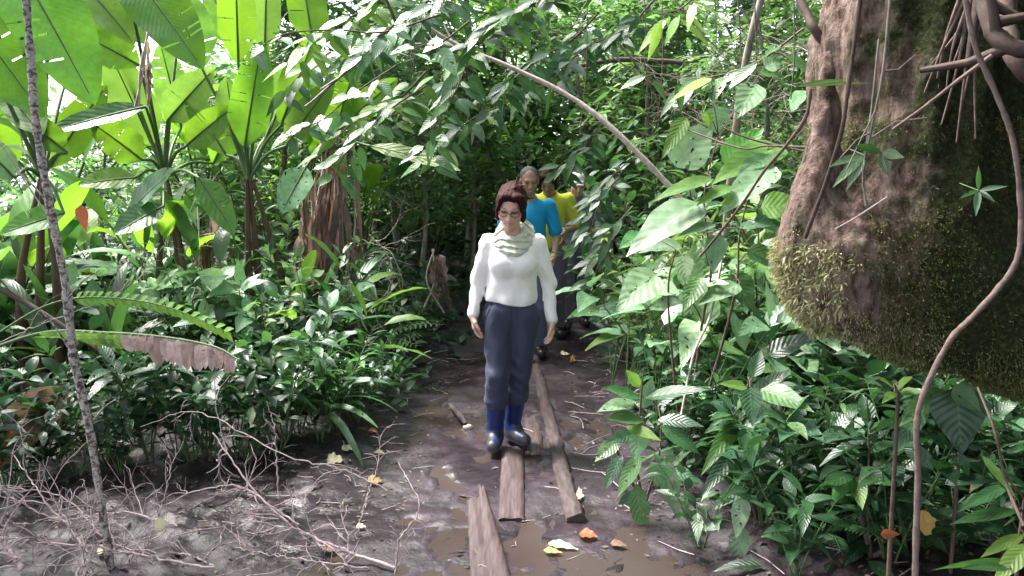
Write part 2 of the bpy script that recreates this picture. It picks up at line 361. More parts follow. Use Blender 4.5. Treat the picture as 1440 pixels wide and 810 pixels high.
def sdf(prims, vox, disp=None, pad=.03):
    lo = np.full(3, 1e9); hi = -lo
    for p in prims:
        if p['t'] == 'c': r = max(p['ra'], p['rb']); pl = np.minimum(p['a'], p['b'])-r; ph = np.maximum(p['a'], p['b'])+r
        else: r = p['r'].max(); pl = p['c']-r; ph = p['c']+r
        p['lo'] = pl; p['hi'] = ph
        if not p['neg']: lo = np.minimum(lo, pl); hi = np.maximum(hi, ph)
    lo -= pad; hi += pad
    sh = np.ceil((hi-lo)/vox).astype(int)+1
    D = np.full(sh, .5, np.float32)
    for p in prims:
        mg = p['k']*1.2+vox*4
        i0 = np.clip(((p['lo']-mg-lo)/vox).astype(int), 0, sh-1); i1 = np.clip(((p['hi']+mg-lo)/vox).astype(int)+2, 1, sh)
        if (i1 <= i0).any(): continue
        ax = [lo[i]+np.arange(i0[i], i1[i])*vox for i in range(3)]
        X = np.stack(np.meshgrid(*ax, indexing='ij'), -1)
        if p['t'] == 'c':
            a, b = p['a'], p['b']; ab = b-a; L2 = max(ab@ab, 1e-9)
            if p['sq'] is not None:   # flatten in y
                t = np.clip(((X-a)@ab)/L2, 0, 1); df = X-(a+t[..., None]*ab); df = df/np.array([1, p['sq'], 1]); 
                rr = p['ra']+(p['rb']-p['ra'])*t; q = np.linalg.norm(df, axis=-1)-rr; q = q*p['sq']
            else:
                t = np.clip(((X-a)@ab)/L2, 0, 1); q = np.linalg.norm(X-(a+t[..., None]*ab), axis=-1)-(p['ra']+(p['rb']-p['ra'])*t)
        else:
            Y = X-p['c']
            if p['M'] is not None: Y = Y@np.array(p['M'])    # rows of world dot columns = local
            k0 = np.linalg.norm(Y/p['r'], axis=-1); k1 = np.linalg.norm(Y/p['r']**2, axis=-1)
            q = k0*(k0-1)/np.maximum(k1, 1e-6)
        sl = tuple(slice(i0[i], i1[i]) for i in range(3)); A = D[sl]; k = p['k']
        if p['neg']:
            q = -q; h = np.clip(.5+.5*(q-A)/k, 0, 1); D[sl] = A+(q-A)*h+k*h*(1-h)
        else:
            h = np.clip(.5+.5*(A-q)/k, 0, 1); D[sl] = A+(q-A)*h-k*h*(1-h)
    if disp is not None:
        ax = [lo[i]+np.arange(sh[i])*vox for i in range(3)]
        near = np.argwhere(np.abs(D) < .08)
        X = np.stack([ax[i][near[:, i]] for i in range(3)], 1)
        D[tuple(near.T)] += disp(X).astype(np.float32)
    return surfnet(D, lo, vox)
def mesh_obj(name, V, Q, mat, parent=None, col=None, attr='col'):
    me = bpy.data.meshes.new(name)
    me.vertices.add(len(V)); me.vertices.foreach_set('co', V.astype(np.float32).ravel())
    me.loops.add(4*len(Q)); me.loops.foreach_set('vertex_index', Q.astype(np.int32).ravel())
    me.polygons.add(len(Q)); me.polygons.foreach_set('loop_start', (np.arange(len(Q))*4).astype(np.int32))
    me.update(calc_edges=True); me.polygons.foreach_set('use_smooth', np.ones(len(Q), bool))
    if col is not None:
        a = me.color_attributes.new(attr, 'FLOAT_COLOR', 'POINT'); c = np.ones((len(V), 4), np.float32); c[:, :3] = col
        a.data.foreach_set('color', c.ravel())
    me.validate(); me.materials.append(MATS[mat] if isinstance(mat, str) else mat)
    o = bpy.data.objects.new(name, me); COL.objects.link(o); o.parent = parent
    return o
def fnoise(X, s, seed=0):
    """cheap smooth noise as a sum of random sines"""
    r = np.random.default_rng(seed); out = np.zeros(len(X))
    for i in range(7):
        k = r.normal(size=3); k = k/np.linalg.norm(k)*s*(.6+r.random()*1.2); out += np.sin(X@k+r.random()*6.28)
    return out/4

# ------------------------------------------------------------------ people
def fabric(name, c, rough=.85, scale=90, sheen=.1, weave=.08, attr=None):
    solid(name, [tuple(v*.95 for v in c), c, tuple(min(.95, v*1.1) for v in c)], scale, rough, weave, .003, 4, attr=attr, sheen=sheen, spec=.25)
fabric('cream_fabric', (.80, .77, .755)); fabric('navy_fabric', (.036, .042, .078), rough=.7, scale=40)
fabric('scarf_fabric', (.47, .49, .40)); fabric('teal_fabric', (.01, .27, .52)); fabric('yellow_fabric', (.55, .56, .06))
fabric('slate_fabric', (.13, .15, .24)); fabric('mauve_fabric', (.17, .14, .21)); fabric('black_fabric', (.03, .03, .035))
solid('boot_rubber', [(.006, .018, .085), (.008, .028, .13)], 14, .42, .15, .003, spec=.5, attr='col')
solid('skin', [(.93, .93, .93), (1, 1, 1)], 40, .5, .1, .002, attr='col', spec=.35)
solid('hair_brown', [(.010, .004, .004), (.05, .016, .013)], 60, .7, .6, .005, stretch=(1, 1, .3), spec=.12)
solid('hair_grey', [(.06, .055, .06), (.14, .13, .135)], 80, .6, .9, .004)
solid('hair_white', [(.45, .43, .43), (.65, .63, .62)], 70, .6, .9, .004)
solid('dark_plastic', [(.02, .015, .018), (.03, .02, .025)], 10, .3)

def headm(pos, yaw, pitch, roll=0):
    """head frame: local -y is the face, z the crown"""
    return np.array((Matrix.Rotation(yaw, 3, 'Z') @ Matrix.Rotation(roll, 3, 'Y') @ Matrix.Rotation(pitch, 3, 'X')))
def head_prims(c, M, s=1.0, female=True):
    def w(p): return c+M@(np.array(p)*s)
    E = lambda p, r, k=.015, neg=False: ell(w(p), np.array(r)*s, M, k*s, neg)
    C = lambda a, b, ra, rb, k=.01, neg=False: cone(w(a), w(b), ra*s, rb*s, k*s, None, neg)
    pr = [E((0, .012, .035), (.074, .092, .085)), E((0, -.028, -.03), (.056, .062, .078), .03),
          E((0, -.052, -.092), (.026, .026, .024), .03), E((.036, -.052, -.032), (.026, .024, .024), .02), E((-.036, -.052, -.032), (.026, .024, .024), .02),
          E((0, -.078, .022), (.05, .016, .012), .02),
          E((.031, -.094, .004), (.017, .013, .010), .01, True), E((-.031, -.094, .004), (.017, .013, .010), .01, True),
          E((.031, -.074, .003), (.0145, .0135, .0115), .003), E((-.031, -.074, .003), (.0145, .0135, .0115), .003),
          C((0, -.085, .008), (0, -.106, -.034), .008, .0125, .012), E((.012, -.094, -.038), (.008, .009, .007), .008), E((-.012, -.094, -.038), (.008, .009, .007), .008),
          C((-.024, -.078, -.058), (0, -.09, -.062), .006, .0075, .008), C((.024, -.078, -.058), (0, -.09, -.062), .006, .0075, .008),
          C((-.02, -.077, -.072), (0, -.086, -.077), .006, .0085, .008), C((.02, -.077, -.072), (0, -.086, -.077), .006, .0085, .008),
          E((.077, .008, -.005), (.009, .019, .030), .008), E((-.077, .008, -.005), (.009, .019, .030), .008)]
    return pr, w
SKINL = np.array((.60, .37, .30)); SKIND = np.array((.36, .20, .15))
def face_color(V, c, M, s, skin):
    L = ((V-c)@M)/s; col = np.tile(skin, (len(V), 1)).astype(float)
    fr = L[:, 1] < -.045
    def bl(mask_d, rad, cc, f=1.):
        w = np.clip((1-mask_d/rad)*2.2, 0, 1)*fr*f
        col[:] = col*(1-w[:, None])+np.array(cc)*w[:, None]
    for sx in (-1, 1):
        bl(np.hypot((L[:, 0]-sx*.047)/1.2, (L[:, 2]+.035)), .022, skin*np.array((1.12, .72, .74)), .6)
        bl(np.hypot((L[:, 0]-sx*.031)/1.6, (L[:, 2]-.003)/.75), .0125, (.10, .05, .045), .85)
        bl(np.hypot((L[:, 0]-sx*.033)/2.6, (L[:, 2]-.026-.003*np.abs(sx))/.5), .009, (.10, .055, .045), .8)
    zc = -.0665+5.5*L[:, 0]**2
    bl(np.hypot(L[:, 0]/3.2, (L[:, 2]-zc)/1.1), .0105, (.42, .13, .13), .95)
    bl(np.hypot(L[:, 0]/3.4, (L[:, 2]-zc)/.45), .0062, (.72, .66, .62), 1)
    return col
def hand_prims(w, d, palmn, s=1., curl=.5, thumbside=1):
    """w wrist point, d direction of the hand, palmn palm normal"""
    d = nrmz(np.array(d, float)); n = np.array(palmn, float); n = nrmz(n-d*(n@d)); x = np.cross(d, n)*thumbside
    pr = [cone(w-d*.02, w+d*.02, .024*s, .024*s, .02)]
    for i, (off, L, r) in enumerate(((.030, .068, .0085), (.010, .076, .009), (-.010, .071, .0085), (-.029, .056, .0075))):
        a = w+d*.02*s+x*off*s*.6; b = w+d*.085*s+x*off*s
        pr.append(cone(a, b, .0155*s, .0135*s, .014))
        dd = d; p = b
        for q, fr in enumerate((.45, .3, .25)):
            ang = curl*(.5+.55*q)+.06*i
            dd = nrmz(d*math.cos(ang)+n*math.sin(ang)+x*off*1.2); e = p+dd*L*fr*s*1.05
            pr.append(cone(p, e, r*s*(1-.08*q), r*s*(.95-.1*q), .003)); p = e
    a = w+d*.02*s+x*.022*s; b = a+nrmz(d*.75+x*.6+n*.35)*.042*s; e = b+nrmz(d*.95+x*.2+n*.35)*.03*s; g = e+nrmz(d*.9+n*.45)*.024*s
    pr += [cone(a, b, .016*s, .0125*s, .012), cone(b, e, .011*s, .010*s, .004), cone(e, g, .010*s, .0075*s, .003)]
    return pr
def person(label, cat, loc, J, female, skin, shirt, trousers, shoes, hair, opts, group=None):
    J = {k: np.array(v, float) for k, v in J.items()}
    root = thing('person', label, cat, loc, group)
    hc = J['head']; yaw, pit, roll = opts['head']; s = opts.get('hs', 1.); M = headm(hc, yaw, pit, roll)
    hp, w = head_prims(hc, M, s, female); vox = opts.get('vox', .005)
    sh = opts.get('bulk', 1.)
    # ---- continuous body
    pr = [cone(J['hipc'], J['waist'], .125*sh, .11*sh, .06, .72), cone(J['waist'], J['chest'], .11*sh, .135*sh, .06, .68), cone(J['chest'], J['neckb']-np.array([0, 0, .04]), .13*sh, .075*sh, .05, .68)]
    for a in 'LR':
        pr += [cone(J['chest']+(J['sh'+a]-J['chest'])*.35+np.array([0, 0, .03]), J['sh'+a], .05, .042*sh, .04), cone(J['sh'+a], J['el'+a], .042*sh, .036*sh, .02), cone(J['el'+a], J['wr'+a], .037*sh, .024*sh, .015),
               cone(J['hip'+a], J['kn'+a], .085*sh, .054*sh, .04), cone(J['kn'+a], J['kn'+a]+(J['an'+a]-J['kn'+a])*.4, .052*sh, .054*sh, .02), cone(J['kn'+a]+(J['an'+a]-J['kn'+a])*.35, J['an'+a], .05*sh, .034, .02),
               cone(J['an'+a]-np.array([0, 0, .03]), J['toe'+a]-np.array([0, 0, .01]), .034, .024, .02)]
        pr += hand_prims(J['wr'+a], J['hd'+a], J['pn'+a], .95 if female else 1.08, opts.get('curl', .5), J_ts[a])
    pr += [cone(J['neckb']-np.array([0, 0, .05]), w((0, .01, -.05)), .055*sh, .047*sh, .03)] + hp
    V, Q = sdf(pr, vox)
    mesh_obj('body', V, Q, 'skin', root, face_color(V, hc, M, s, skin))
    # ---- trousers
    hem = opts['hem']; tr = opts.get('tr', 1.)
    pr = [cone(J['hipc'], J['waist']-np.array([0, 0, .03]), .158*sh, .135*sh, .05, .72)]
    for a in 'LR':
        kn, an = J['kn'+a], J['an'+a]; e = kn+(an-kn)*hem
        pr += [cone(J['hip'+a], kn, .103*sh*tr, .076*sh*tr, .035), cone(kn, e, .076*sh*tr, .069*sh*tr, .02)]
        if opts.get('cuff'): pr += [cone(e-(e-kn)*.13, e, .079*tr, .080*tr, .008)]
    zc = opts['waistz']; fold = opts.get('fold', .006)
    def dt(X):
        kz = sum(np.exp(-((X[:, 2]-J['kn'+a][2]+.02)/.12)**2) for a in 'LR')
        v = np.sin(X[:, 2]*70+X[:, 0]*45+fnoise(X, 14, 3)*4.5)*fold*(.10+.6*np.clip(kz, 0, 1))*(.5+.5*np.sin(X[:, 0]*30+fnoise(X, 9, 13)*2))+fnoise(X*np.array((1.3, 1.3, .5)), 24, 5)*fold*.8+np.abs(fnoise(X*np.array((1.6, 1.6, .8)), 30, 25))*fold*.9
        v = v+np.clip((X[:, 2]-zc)*1., 0, 1)*3    # cut the top off at the waistband
        v = v+np.exp(-((X[:, 2]-zc+.035)/.004)**2)*.003
        v = v+np.exp(-(X[:, 0]/.004)**2)*(X[:, 1] < 0)*(X[:, 2] > zc-.2)*.004
        for sx in (-1, 1):
            v = v+np.exp(-(((X[:, 0]-sx*(.09+(zc-X[:, 2])*.45))/.005)**2))*(X[:, 1] < 0)*(X[:, 2] > zc-.16)*.005
        return v
    V, Q = sdf(pr, vox*1.1, dt); mesh_obj('trousers', V, Q, trousers, root)
    # ---- shirt
    up = np.array([0, 0, 1.]); hz = opts['shirtz']
    pr = [cone((J['hipc'][0], J['hipc'][1], hz+.03), J['waist']+up*.02, .147*sh, .134*sh, .04, .74), cone(J['waist'], J['chest'], .134*sh, .140*sh, .06, .72), cone(J['chest'], J['neckb']-up*.03, .136*sh, .075*sh, .05, .7)]
    if female: pr += [ell(J['chest']+np.array((sx*.065, -.085, -.01)), (.062, .052, .06), None, .05) for sx in (-1, 1)]
    slv = opts['sleeve']
    for a in 'LR':
        pr += [cone(J['chest']+(J['sh'+a]-J['chest'])*.35+up*.035, J['sh'+a]-up*.008, .07, .055*sh, .05)]
        if slv > 1:
            e = J['el'+a]+(J['wr'+a]-J['el'+a])*(slv-1)
            pr += [cone(J['sh'+a]-up*.008, J['el'+a], .057*sh, .048*sh, .02), cone(J['el'+a], e, .046*sh, .036*sh, .015)]
        else: pr += [cone(J['sh'+a], J['sh'+a]+(J['el'+a]-J['sh'+a])*slv, .058*sh, .06*sh, .02)]
    def ds(X):
        lowt = np.exp(-((X[:, 2]-hz)/.10)**2)*(np.abs(X[:, 0]) < .19)
        arm = (np.abs(X[:, 0]-J['chest'][0]) > .17)
        v = lowt*np.sin(X[:, 0]*55+fnoise(X, 9, 8)*3)*.004+fnoise(X, 10, 9)*.003+arm*np.sin(X[:, 2]*55+X[:, 0]*70+fnoise(X, 10, 2)*3)*.003
        v = v+np.sin((X[:, 2]*26+np.abs(X[:, 0]-J['chest'][0])*34)+fnoise(X, 8, 4)*2)*.0025
        v = v+np.clip(hz-X[:, 2]-.012*np.sin(X[:, 0]*17+.5), 0, 1)*(np.abs(X[:, 0]) < .19)*3
        return v
    V, Q = sdf(pr, vox, ds); shirt_o = mesh_obj('shirt', V, Q, shirt, root)
    # ---- hair
    E = lambda p, r, k=.012, neg=False: ell(w(p), np.array(r)*s, M, k*s, neg)
    if hair == 'hair_brown':
        pr = [E((0, .022, .044), (.082, .092, .084), .02), E((0, .05, .062), (.074, .07, .066), .03), E((0, .10, .085), (.042, .042, .04), .02), E((.066, -.015, .03), (.021, .045, .052), .02), E((-.066, -.015, .03), (.021, .045, .052), .02),
              E((.072, -.012, -.03), (.015, .022, .05), .015), E((-.072, -.012, -.03), (.015, .022, .05), .015), E((.03, -.05, .086), (.045, .033, .024), .02), E((-.03, -.046, .086), (.045, .033, .024), .02)]
        pr += [cone(w((sx*.05, -.07, .075)), w((sx*.074, -.065, -.005)), .013, .007, .01) for sx in (-1, 1)]
        hr = np.random.default_rng(4)   # loose curls and strands
        for _ in range(60):
            v = hr.normal(size=3); v[2] = abs(v[2])*.8+.1; v[1] = abs(v[1])*1.2-.35; v = v/np.linalg.norm(v); q = np.array((0, .03, .045))+v*np.array((.078, .088, .080)); e = q+hr.normal(size=3)*.022+np.array((0, .006, -.012)); pr.append(cone(w(q), w(e), .005, .003, .006))
        pr += [E((0, -.095, .0), (.058, .045, .062), .008, True)]
        dh = lambda X: fnoise(X, 45, 5)*.004+fnoise(X, 120, 15)*.002+np.sin(np.abs(((X-hc)@M)[:, 0])*330+((X-hc)@M)[:, 1]*40)*.0007
    elif opts.get('cap'):
        pr = [E((0, .012, .045), (.083, .10, .084), .01), cone(w((-.035, -.09, .055)), w((.035, -.09, .055)), .012, .012, .03), cone(w((-.03, -.13, .045)), w((.03, -.13, .045)), .008, .008, .03), E((0, -.06, -.05), (.09, .09, .09), .008, True)]
        dh = lambda X: fnoise(X, 40, 5)*.001
    else:
        pr = [E((0, .022, .045), (.079, .091, .082), .02), E((0, -.09, -.03), (.066, .075, .10), .008, True)]
        dh = lambda X: fnoise(X, 130, 5)*.002
    V, Q = sdf(pr, min(vox, .004), dh); mesh_obj('cap' if opts.get('cap') else 'hair', V, Q, hair, root)
    # ---- footwear
    for a in 'LR':
        an, toe, kn = J['an'+a], J['toe'+a], J['kn'+a]; fd = toe-an; fd[2] = 0; fd = fd/np.linalg.norm(fd)
        sole = an[2]-.085
        top = opts.get('boot', .06)
        b = np.array((an[0], an[1], sole+.05))
        pr = [cone(an+(kn-an)*.02, an+(kn-an)*top, .052, .062 if top > .2 else .05, .02), cone(b-fd*.03+up*.0, b+fd*.03+up*.012, .045, .05, .03), cone(b+fd*.02-up*.005, b+fd*.15-up*.008, .046, .040, .03)]
        def db(X, an=an, kn=kn, sole=sole): return np.clip(sole-X[:, 2], 0, 1)*3-.004*(X[:, 2] < sole+.022)+fnoise(X, 28, 6)*.002+np.sin(X[:, 2]*90+X[:, 1]*30)*.0012*(X[:, 2] > sole+.08)
        V, Q = sdf(pr, vox, db)
        mudc = np.clip((sole+.10-V[:, 2]+fnoise(V, 45, 2)*.035)/.03, 0, 1)[:, None]*.8*opts.get('muddy', .0)
        col = np.ones((len(V), 3))*(1-mudc)+mudc*np.array((8., 2.2, .40)) if shoes == 'boot_rubber' else None
        mesh_obj('boot' if top > .2 else 'shoe', V, Q, shoes, root, col)
    return root, w, M, shirt_o, vox
J_ts = {'L': 1, 'R': -1}
# the woman: L/R here are the left and right side of the picture
Jw = dict(hipc=(0.0, 0, .87), waist=(0, 0, .97), chest=(.005, -.01, 1.15), neckb=(.0, -.005, 1.33), shL=(-.138, 0, 1.272), shR=(.15, 0, 1.268),
          elL=(-.205, .03, 1.03), elR=(.222, .03, 1.02), wrL=(-.232, -.03, .835), wrR=(.238, -.01, .80), hdL=(.12, -.1, -1), hdR=(-.02, -.1, -1), pnL=(1, -.1, 0), pnR=(-1, -.25, 0),
          hipL=(-.082, 0, .82), hipR=(.082, 0, .82), knL=(-.085, -.085, .47), knR=(.045, .0, .47), anL=(-.105, -.0, .095), anR=(.0, .10, .095), toeL=(-.115, -.15, .04), toeR=(.075, -.02, .04),
          head=(-.005, -.065, 1.475))
root, w, M, sho, vx = person('smiling woman in cream long sleeved shirt, scarf, navy trousers and blue rubber boots', 'woman', (0, 4.75, .0), Jw, True, SKINL, 'cream_fabric', 'navy_fabric', 'boot_rubber', 'hair_brown',
    dict(head=(R(-6), R(20), R(4)), hs=1.03, vox=.0045, sleeve=1.97, hem=.39, cuff=True, waistz=.955, shirtz=.905, boot=.66, muddy=1., bulk=.98, tr=.97, fold=.007))
# scarf
pr = []
cN = np.array((.012, -.012, 1.318))
for (rx, ry, dz, tilt, r, ph) in ((.070, .070, .020, .75, .019, 0), (.084, .082, -.005, .85, .021, 1), (.098, .094, -.022, .9, .022, 2)):
    pts = []
    for i in range(17):
        a = i/16*6.283; y = -math.cos(a)*ry; pts.append(cN+np.array((math.sin(a)*rx+.01*math.sin(3*a+ph), y-.01, dz+y*tilt*1.0+(.0 if y < 0 else .01))))
    for i in range(16): pr.append(cone(pts[i], pts[i+1], r, r, .012))
def dsc(X):
    v = X-cN; th = np.arctan2(v[:, 0], -v[:, 1]); rad = np.hypot(v[:, 0], v[:, 1])
    return np.sin(rad*230+v[:, 2]*260+np.sin(th*2+1)*3)*.0035+fnoise(X, 50, 3)*.002
V, Q = sdf(pr, .0045, dsc); mesh_obj('scarf', V, Q, 'scarf_fabric', root)
# glasses
m = MB()
for sx in (-1, 1):
    pts = [w((sx*.034+.023*math.copysign(abs(math.cos(a))**.7, math.cos(a)), -.100+.006*abs(math.cos(a)), .0+.0145*math.copysign(abs(math.sin(a))**.7, math.sin(a)))) for a in np.linspace(0, 6.283, 21)]
    m.tube(pts, .0022, 5)
    m.tube([w((sx*.057, -.095, .004)), w((sx*.08, -.04, .006)), w((sx*.083, .01, .004))], .002, 5)
m.tube([w((-.011, -.104, .004)), w((0, -.107, .007)), w((.011, -.104, .004))], .002, 5)
m.build('glasses', 'dark_plastic', root)
# belt line of the trousers
# the man in teal
def walker(x, y, h, **kw):
    k = h/1.75
    J = dict(hipc=(0, 0, .93), waist=(0, 0, 1.05), chest=(0, -.01, 1.28), neckb=(0, 0, 1.47), shL=(-.185, 0, 1.40), shR=(.185, 0, 1.40), elL=(-.24, .02, 1.13), elR=(.25, .02, 1.12), wrL=(-.22, -.16, .96), wrR=(.21, -.17, .95),
             hdL=(.1, -.5, -.8), hdR=(-.1, -.5, -.8), pnL=(1, 0, 0), pnR=(-1, 0, 0), hipL=(-.09, 0, .90), hipR=(.09, 0, .90), knL=(-.10, -.12, .50), knR=(.10, .02, .50), anL=(-.10, -.10, .10), anR=(.10, .16, .10), toeL=(-.11, -.26, .04), toeR=(.12, .02, .04), head=(0, -.03, 1.615))
    J.update(kw); return {a: np.array(b, float)*k for a, b in J.items()}
Jm = walker(0, 0, 1.76, head=(0, -.045, 1.61))
person('man with short greying hair and teal polo shirt walking behind the woman', 'man', (.15, 7.1, gh(.15, 7.1)*.5), Jm, False, SKIND*1.05, 'teal_fabric', 'slate_fabric', 'dark_plastic', 'hair_grey',
    dict(head=(R(8), R(14), 0), vox=.007, sleeve=.8, hem=.95, waistz=1.06, shirtz=.97, boot=.12))
Jy = walker(0, 0, 1.74, head=(-.02, -.10, 1.56), wrR=(.12, -.3, 1.1))
person('hiker in a bright yellow shirt, half hidden behind the man in teal', 'hiker', (.365, 7.75, gh(.365, 7.75)), Jy, False, SKIND, 'yellow_fabric', 'mauve_fabric', 'dark_plastic', 'hair_brown',
    dict(head=(R(-10), R(30), 0), vox=.009, sleeve=.9, hem=.95, waistz=1.0, shirtz=.92, boot=.12))
Jg = walker(0, 0, 1.66, head=(-.01, -.10, 1.56), hipL=(-.08, 0, .9))
person('hiker with white cap, slate shirt and mauve trousers, last in the line', 'hiker', (.66, 8.15, gh(.66, 8.15)), Jg, False, SKINL, 'slate_fabric', 'mauve_fabric', 'dark_plastic', 'hair_white',
    dict(head=(R(10), R(24), 0), vox=.009, sleeve=1.6, hem=.95, waistz=1.0, shirtz=.90, boot=.12, cap=True))

# ------------------------------------------------------------------ plants
def stem_path(o, az, el, L, bend, n=8):
    """starts at elevation el, bends by 'bend' radians over length"""
    pts = [np.array(o, float)]; st = L/(n-1)
    for i in range(n-1):
        e = el-bend*i/(n-1); a = az+rng.normal()*.09
        pts.append(pts[-1]+st*np.array((math.cos(e)*math.cos(a), math.cos(e)*math.sin(a), math.sin(e))))
    return np.array(pts)
def lerp_path(p, t):
    n = len(p)-1; u = min(t*n, n-1e-6); i = int(u); return p[i]+(p[i+1]-p[i])*(u-i), nrmz(p[i+1]-p[i])
def leafy(ms, ml, path, L, W, nl, t0=.25, prof='lance', spread=.75, droop=.3, nseg=4, cross=1, whorl=0, petiole=.15, rr=(0, 1), jit=.25):
    O, D, LL = [], [], []
    a0 = rng.random()*6.28
    for i in range(nl+whorl):
        if i < nl: t = t0+(1-t0)*(i+.5)/nl; a = a0+i*2.4+rng.normal()*.3; upc = .25
        else: t = .99; a = a0+(i-nl)*6.28/max(1, whorl)+rng.normal()*.2; upc = .35
        p, tg = lerp_path(path, t)
        ref = np.array((1, 0, 0.)) if abs(tg[2]) > .8 else np.array((0, 0, 1.))
        A = nrmz(np.cross(tg, ref)); B = np.cross(tg, A)
        d = nrmz(spread*(A*math.cos(a)+B*math.sin(a))+tg*(1-spread)*.9+np.array((0, 0, upc))+rng.normal(size=3)*jit*.4)
        l = L*(.7+.6*rng.random())*(1-.25*abs(t-.6))
        pe = d*l*petiole
        if petiole > .1 and ms is not None: ms.tube([p, p+pe], [.0022, .0016], 3)
        O.append(p+pe); D.append(d); LL.append(l)
    O = np.array(O); D = np.array(D); LL = np.array(LL); N = len(O)
    nr = np.array([0, 0, 1.])+rng.normal(size=(N, 3))*.28; nr = nr-D*(nr*D).sum(1, keepdims=True)
    ml.leaves(O, D, nr, LL, LL*W/L*(.85+.3*rng.random(N)), droop*(.6+.8*rng.random(N)), prof, nseg, .22, rr[0]+(rr[1]-rr[0])*rng.random(N), cross, wav=.03 if cross > 1 else .02)
def shrub(label, cat, loc, name='leafy_shrub', h=.8, ns=5, L=.18, W=.07, nl=9, prof='lance', mat='leaf_dark', tilt=.5, spread=.75, droop=.3, whorl=3, group=None, nseg=5, cross=1, bend=.3, stemr=.006, smat='stem_green', petiole=.15, az=None, t0=.25):
    r = thing(name, label, cat, loc, group); ms, ml = MB(), MB()
    for i in range(ns):
        a = (i/ns*6.28+rng.normal()*.3) if az is None else az+rng.normal()*.5
        p = stem_path((math.cos(a)*.02, math.sin(a)*.02, 0), a, 1.57-tilt*(.3+.9*rng.random()), h*(.65+.45*rng.random()), bend)
        ms.tube(p, np.linspace(stemr, stemr*.4, len(p)), 5); leafy(ms, ml, p, L, W, nl, t0, prof, spread, droop, nseg, cross, whorl, petiole)
    ms.build('stem', smat, r); ml.build('foliage', mat, r); return r
def fern(label, loc, L=.6, nf=9, mat='leaf_mid', group=None, lw=.10, name='fern', cat='fern', narrow=.28, el=1.1, npin=16):
    r = thing(name, label, cat, loc, group); ms, ml = MB(), MB()
    for i in range(nf):
        p = stem_path((0, 0, 0), i*2.4, el-.35*rng.random(), L*(.7+.5*rng.random()), 1.1, 10); ms.tube(p, np.linspace(.004, .0015, 10), 4)
        O, D, LL = [], [], []
        for k in range(npin):
            t = .2+.78*k/npin; q, tg = lerp_path(p, t); sd = nrmz(np.cross(tg, (0, 0, 1.)))
            for s_ in (-1, 1):
                O.append(q); D.append(nrmz(sd*s_+tg*.45+np.array((0, 0, -.1)))); LL.append(lw*math.sin(math.pi*(.12+.85*(t-.2)/.8))**.7)
        O, D, LL = map(np.array, (O, D, LL)); ml.leaves(O, D, np.array([0, 0, 1.])+rng.normal(size=O.shape)*.12, LL, LL*narrow, .25, 'lance', 3, .15, rng.random(), 1)
    ms.build('stem', 'stem_green', r); ml.build('foliage', mat, r); return r
def tree(label, loc, h=4., trunk_r=.05, cr=1.2, nclump=60, per=26, L=.15, W=.06, mat='leaf_forest', group=None, crown0=.25, prof='lance', cat='tree', name='forest_tree', bark='bark_grey', lean=(0, 0), nseg=3):
    r = thing(name, label, cat, loc, group); mt, ml = MB(), MB()
    top = np.array((lean[0], lean[1], h)); p = curve([(0, 0, -.05), top*.3+np.array((rng.normal()*.08, rng.normal()*.08, 0)), top*.65+np.array((rng.normal()*.12, rng.normal()*.12, 0)), top*.93], 14)
    mt.tube(p, np.linspace(trunk_r, trunk_r*.25, 14)*(1+.1*rng.normal(size=14)), 8, .06)
    O, D = [], []
    for i in range(nclump):
        t = crown0+(1-crown0)*rng.random()**.8; q, tg = lerp_path(p, t); a = rng.random()*6.28
        rad = cr*(.35+.75*rng.random())*math.sin(math.pi*(.18+.75*(t-crown0)/(1-crown0)))**.6; e = rng.normal()*.3+.3
        b = stem_path(q, a, e, rad, .5, 6); mt.tube(b, np.linspace(trunk_r*.22, .003, 6), 4)
        for k in range(per):
            u = .35+.65*rng.random(); c, tg = lerp_path(b, u); O.append(c+rng.normal(size=3)*.075*cr); dd = rng.normal(size=3); dd[2] = dd[2]*.35-.1; D.append(nrmz(dd+tg*.4))
    O, D = np.array(O), np.array(D); N = len(O)
    ml.leaves(O, D, np.array([0, 0, 1.])+rng.normal(size=(N, 3))*.45, L*(.6+.8*rng.random(N)), W*(.6+.7*rng.random(N)), .3*rng.random(N), prof, nseg, .2, rng.random(N), 1)
    mt.build('trunk', bark, r); ml.build('crown', mat, r); return r

USED = {}
def put(proto, x, y, rz=None, sc=1., label=None, group=None, z=None, tilt=(0, 0)):
    """the first call moves the prototype itself, later calls copy it"""
    if z is None: z = gh(x, y)-.01
    if rz is None: rz = rng.random()*6.28
    if proto.name not in USED:
        USED[proto.name] = 1; proto.location = (x, y, z); proto.rotation_euler = (tilt[0], tilt[1], rz); proto.scale = (sc,)*3
        if label: proto['label'] = label
        if group: proto['group'] = group
        return proto
    return dup(proto, (x, y, z), rz, sc, label, group, tilt)

exec_parts = []
#PLANTS

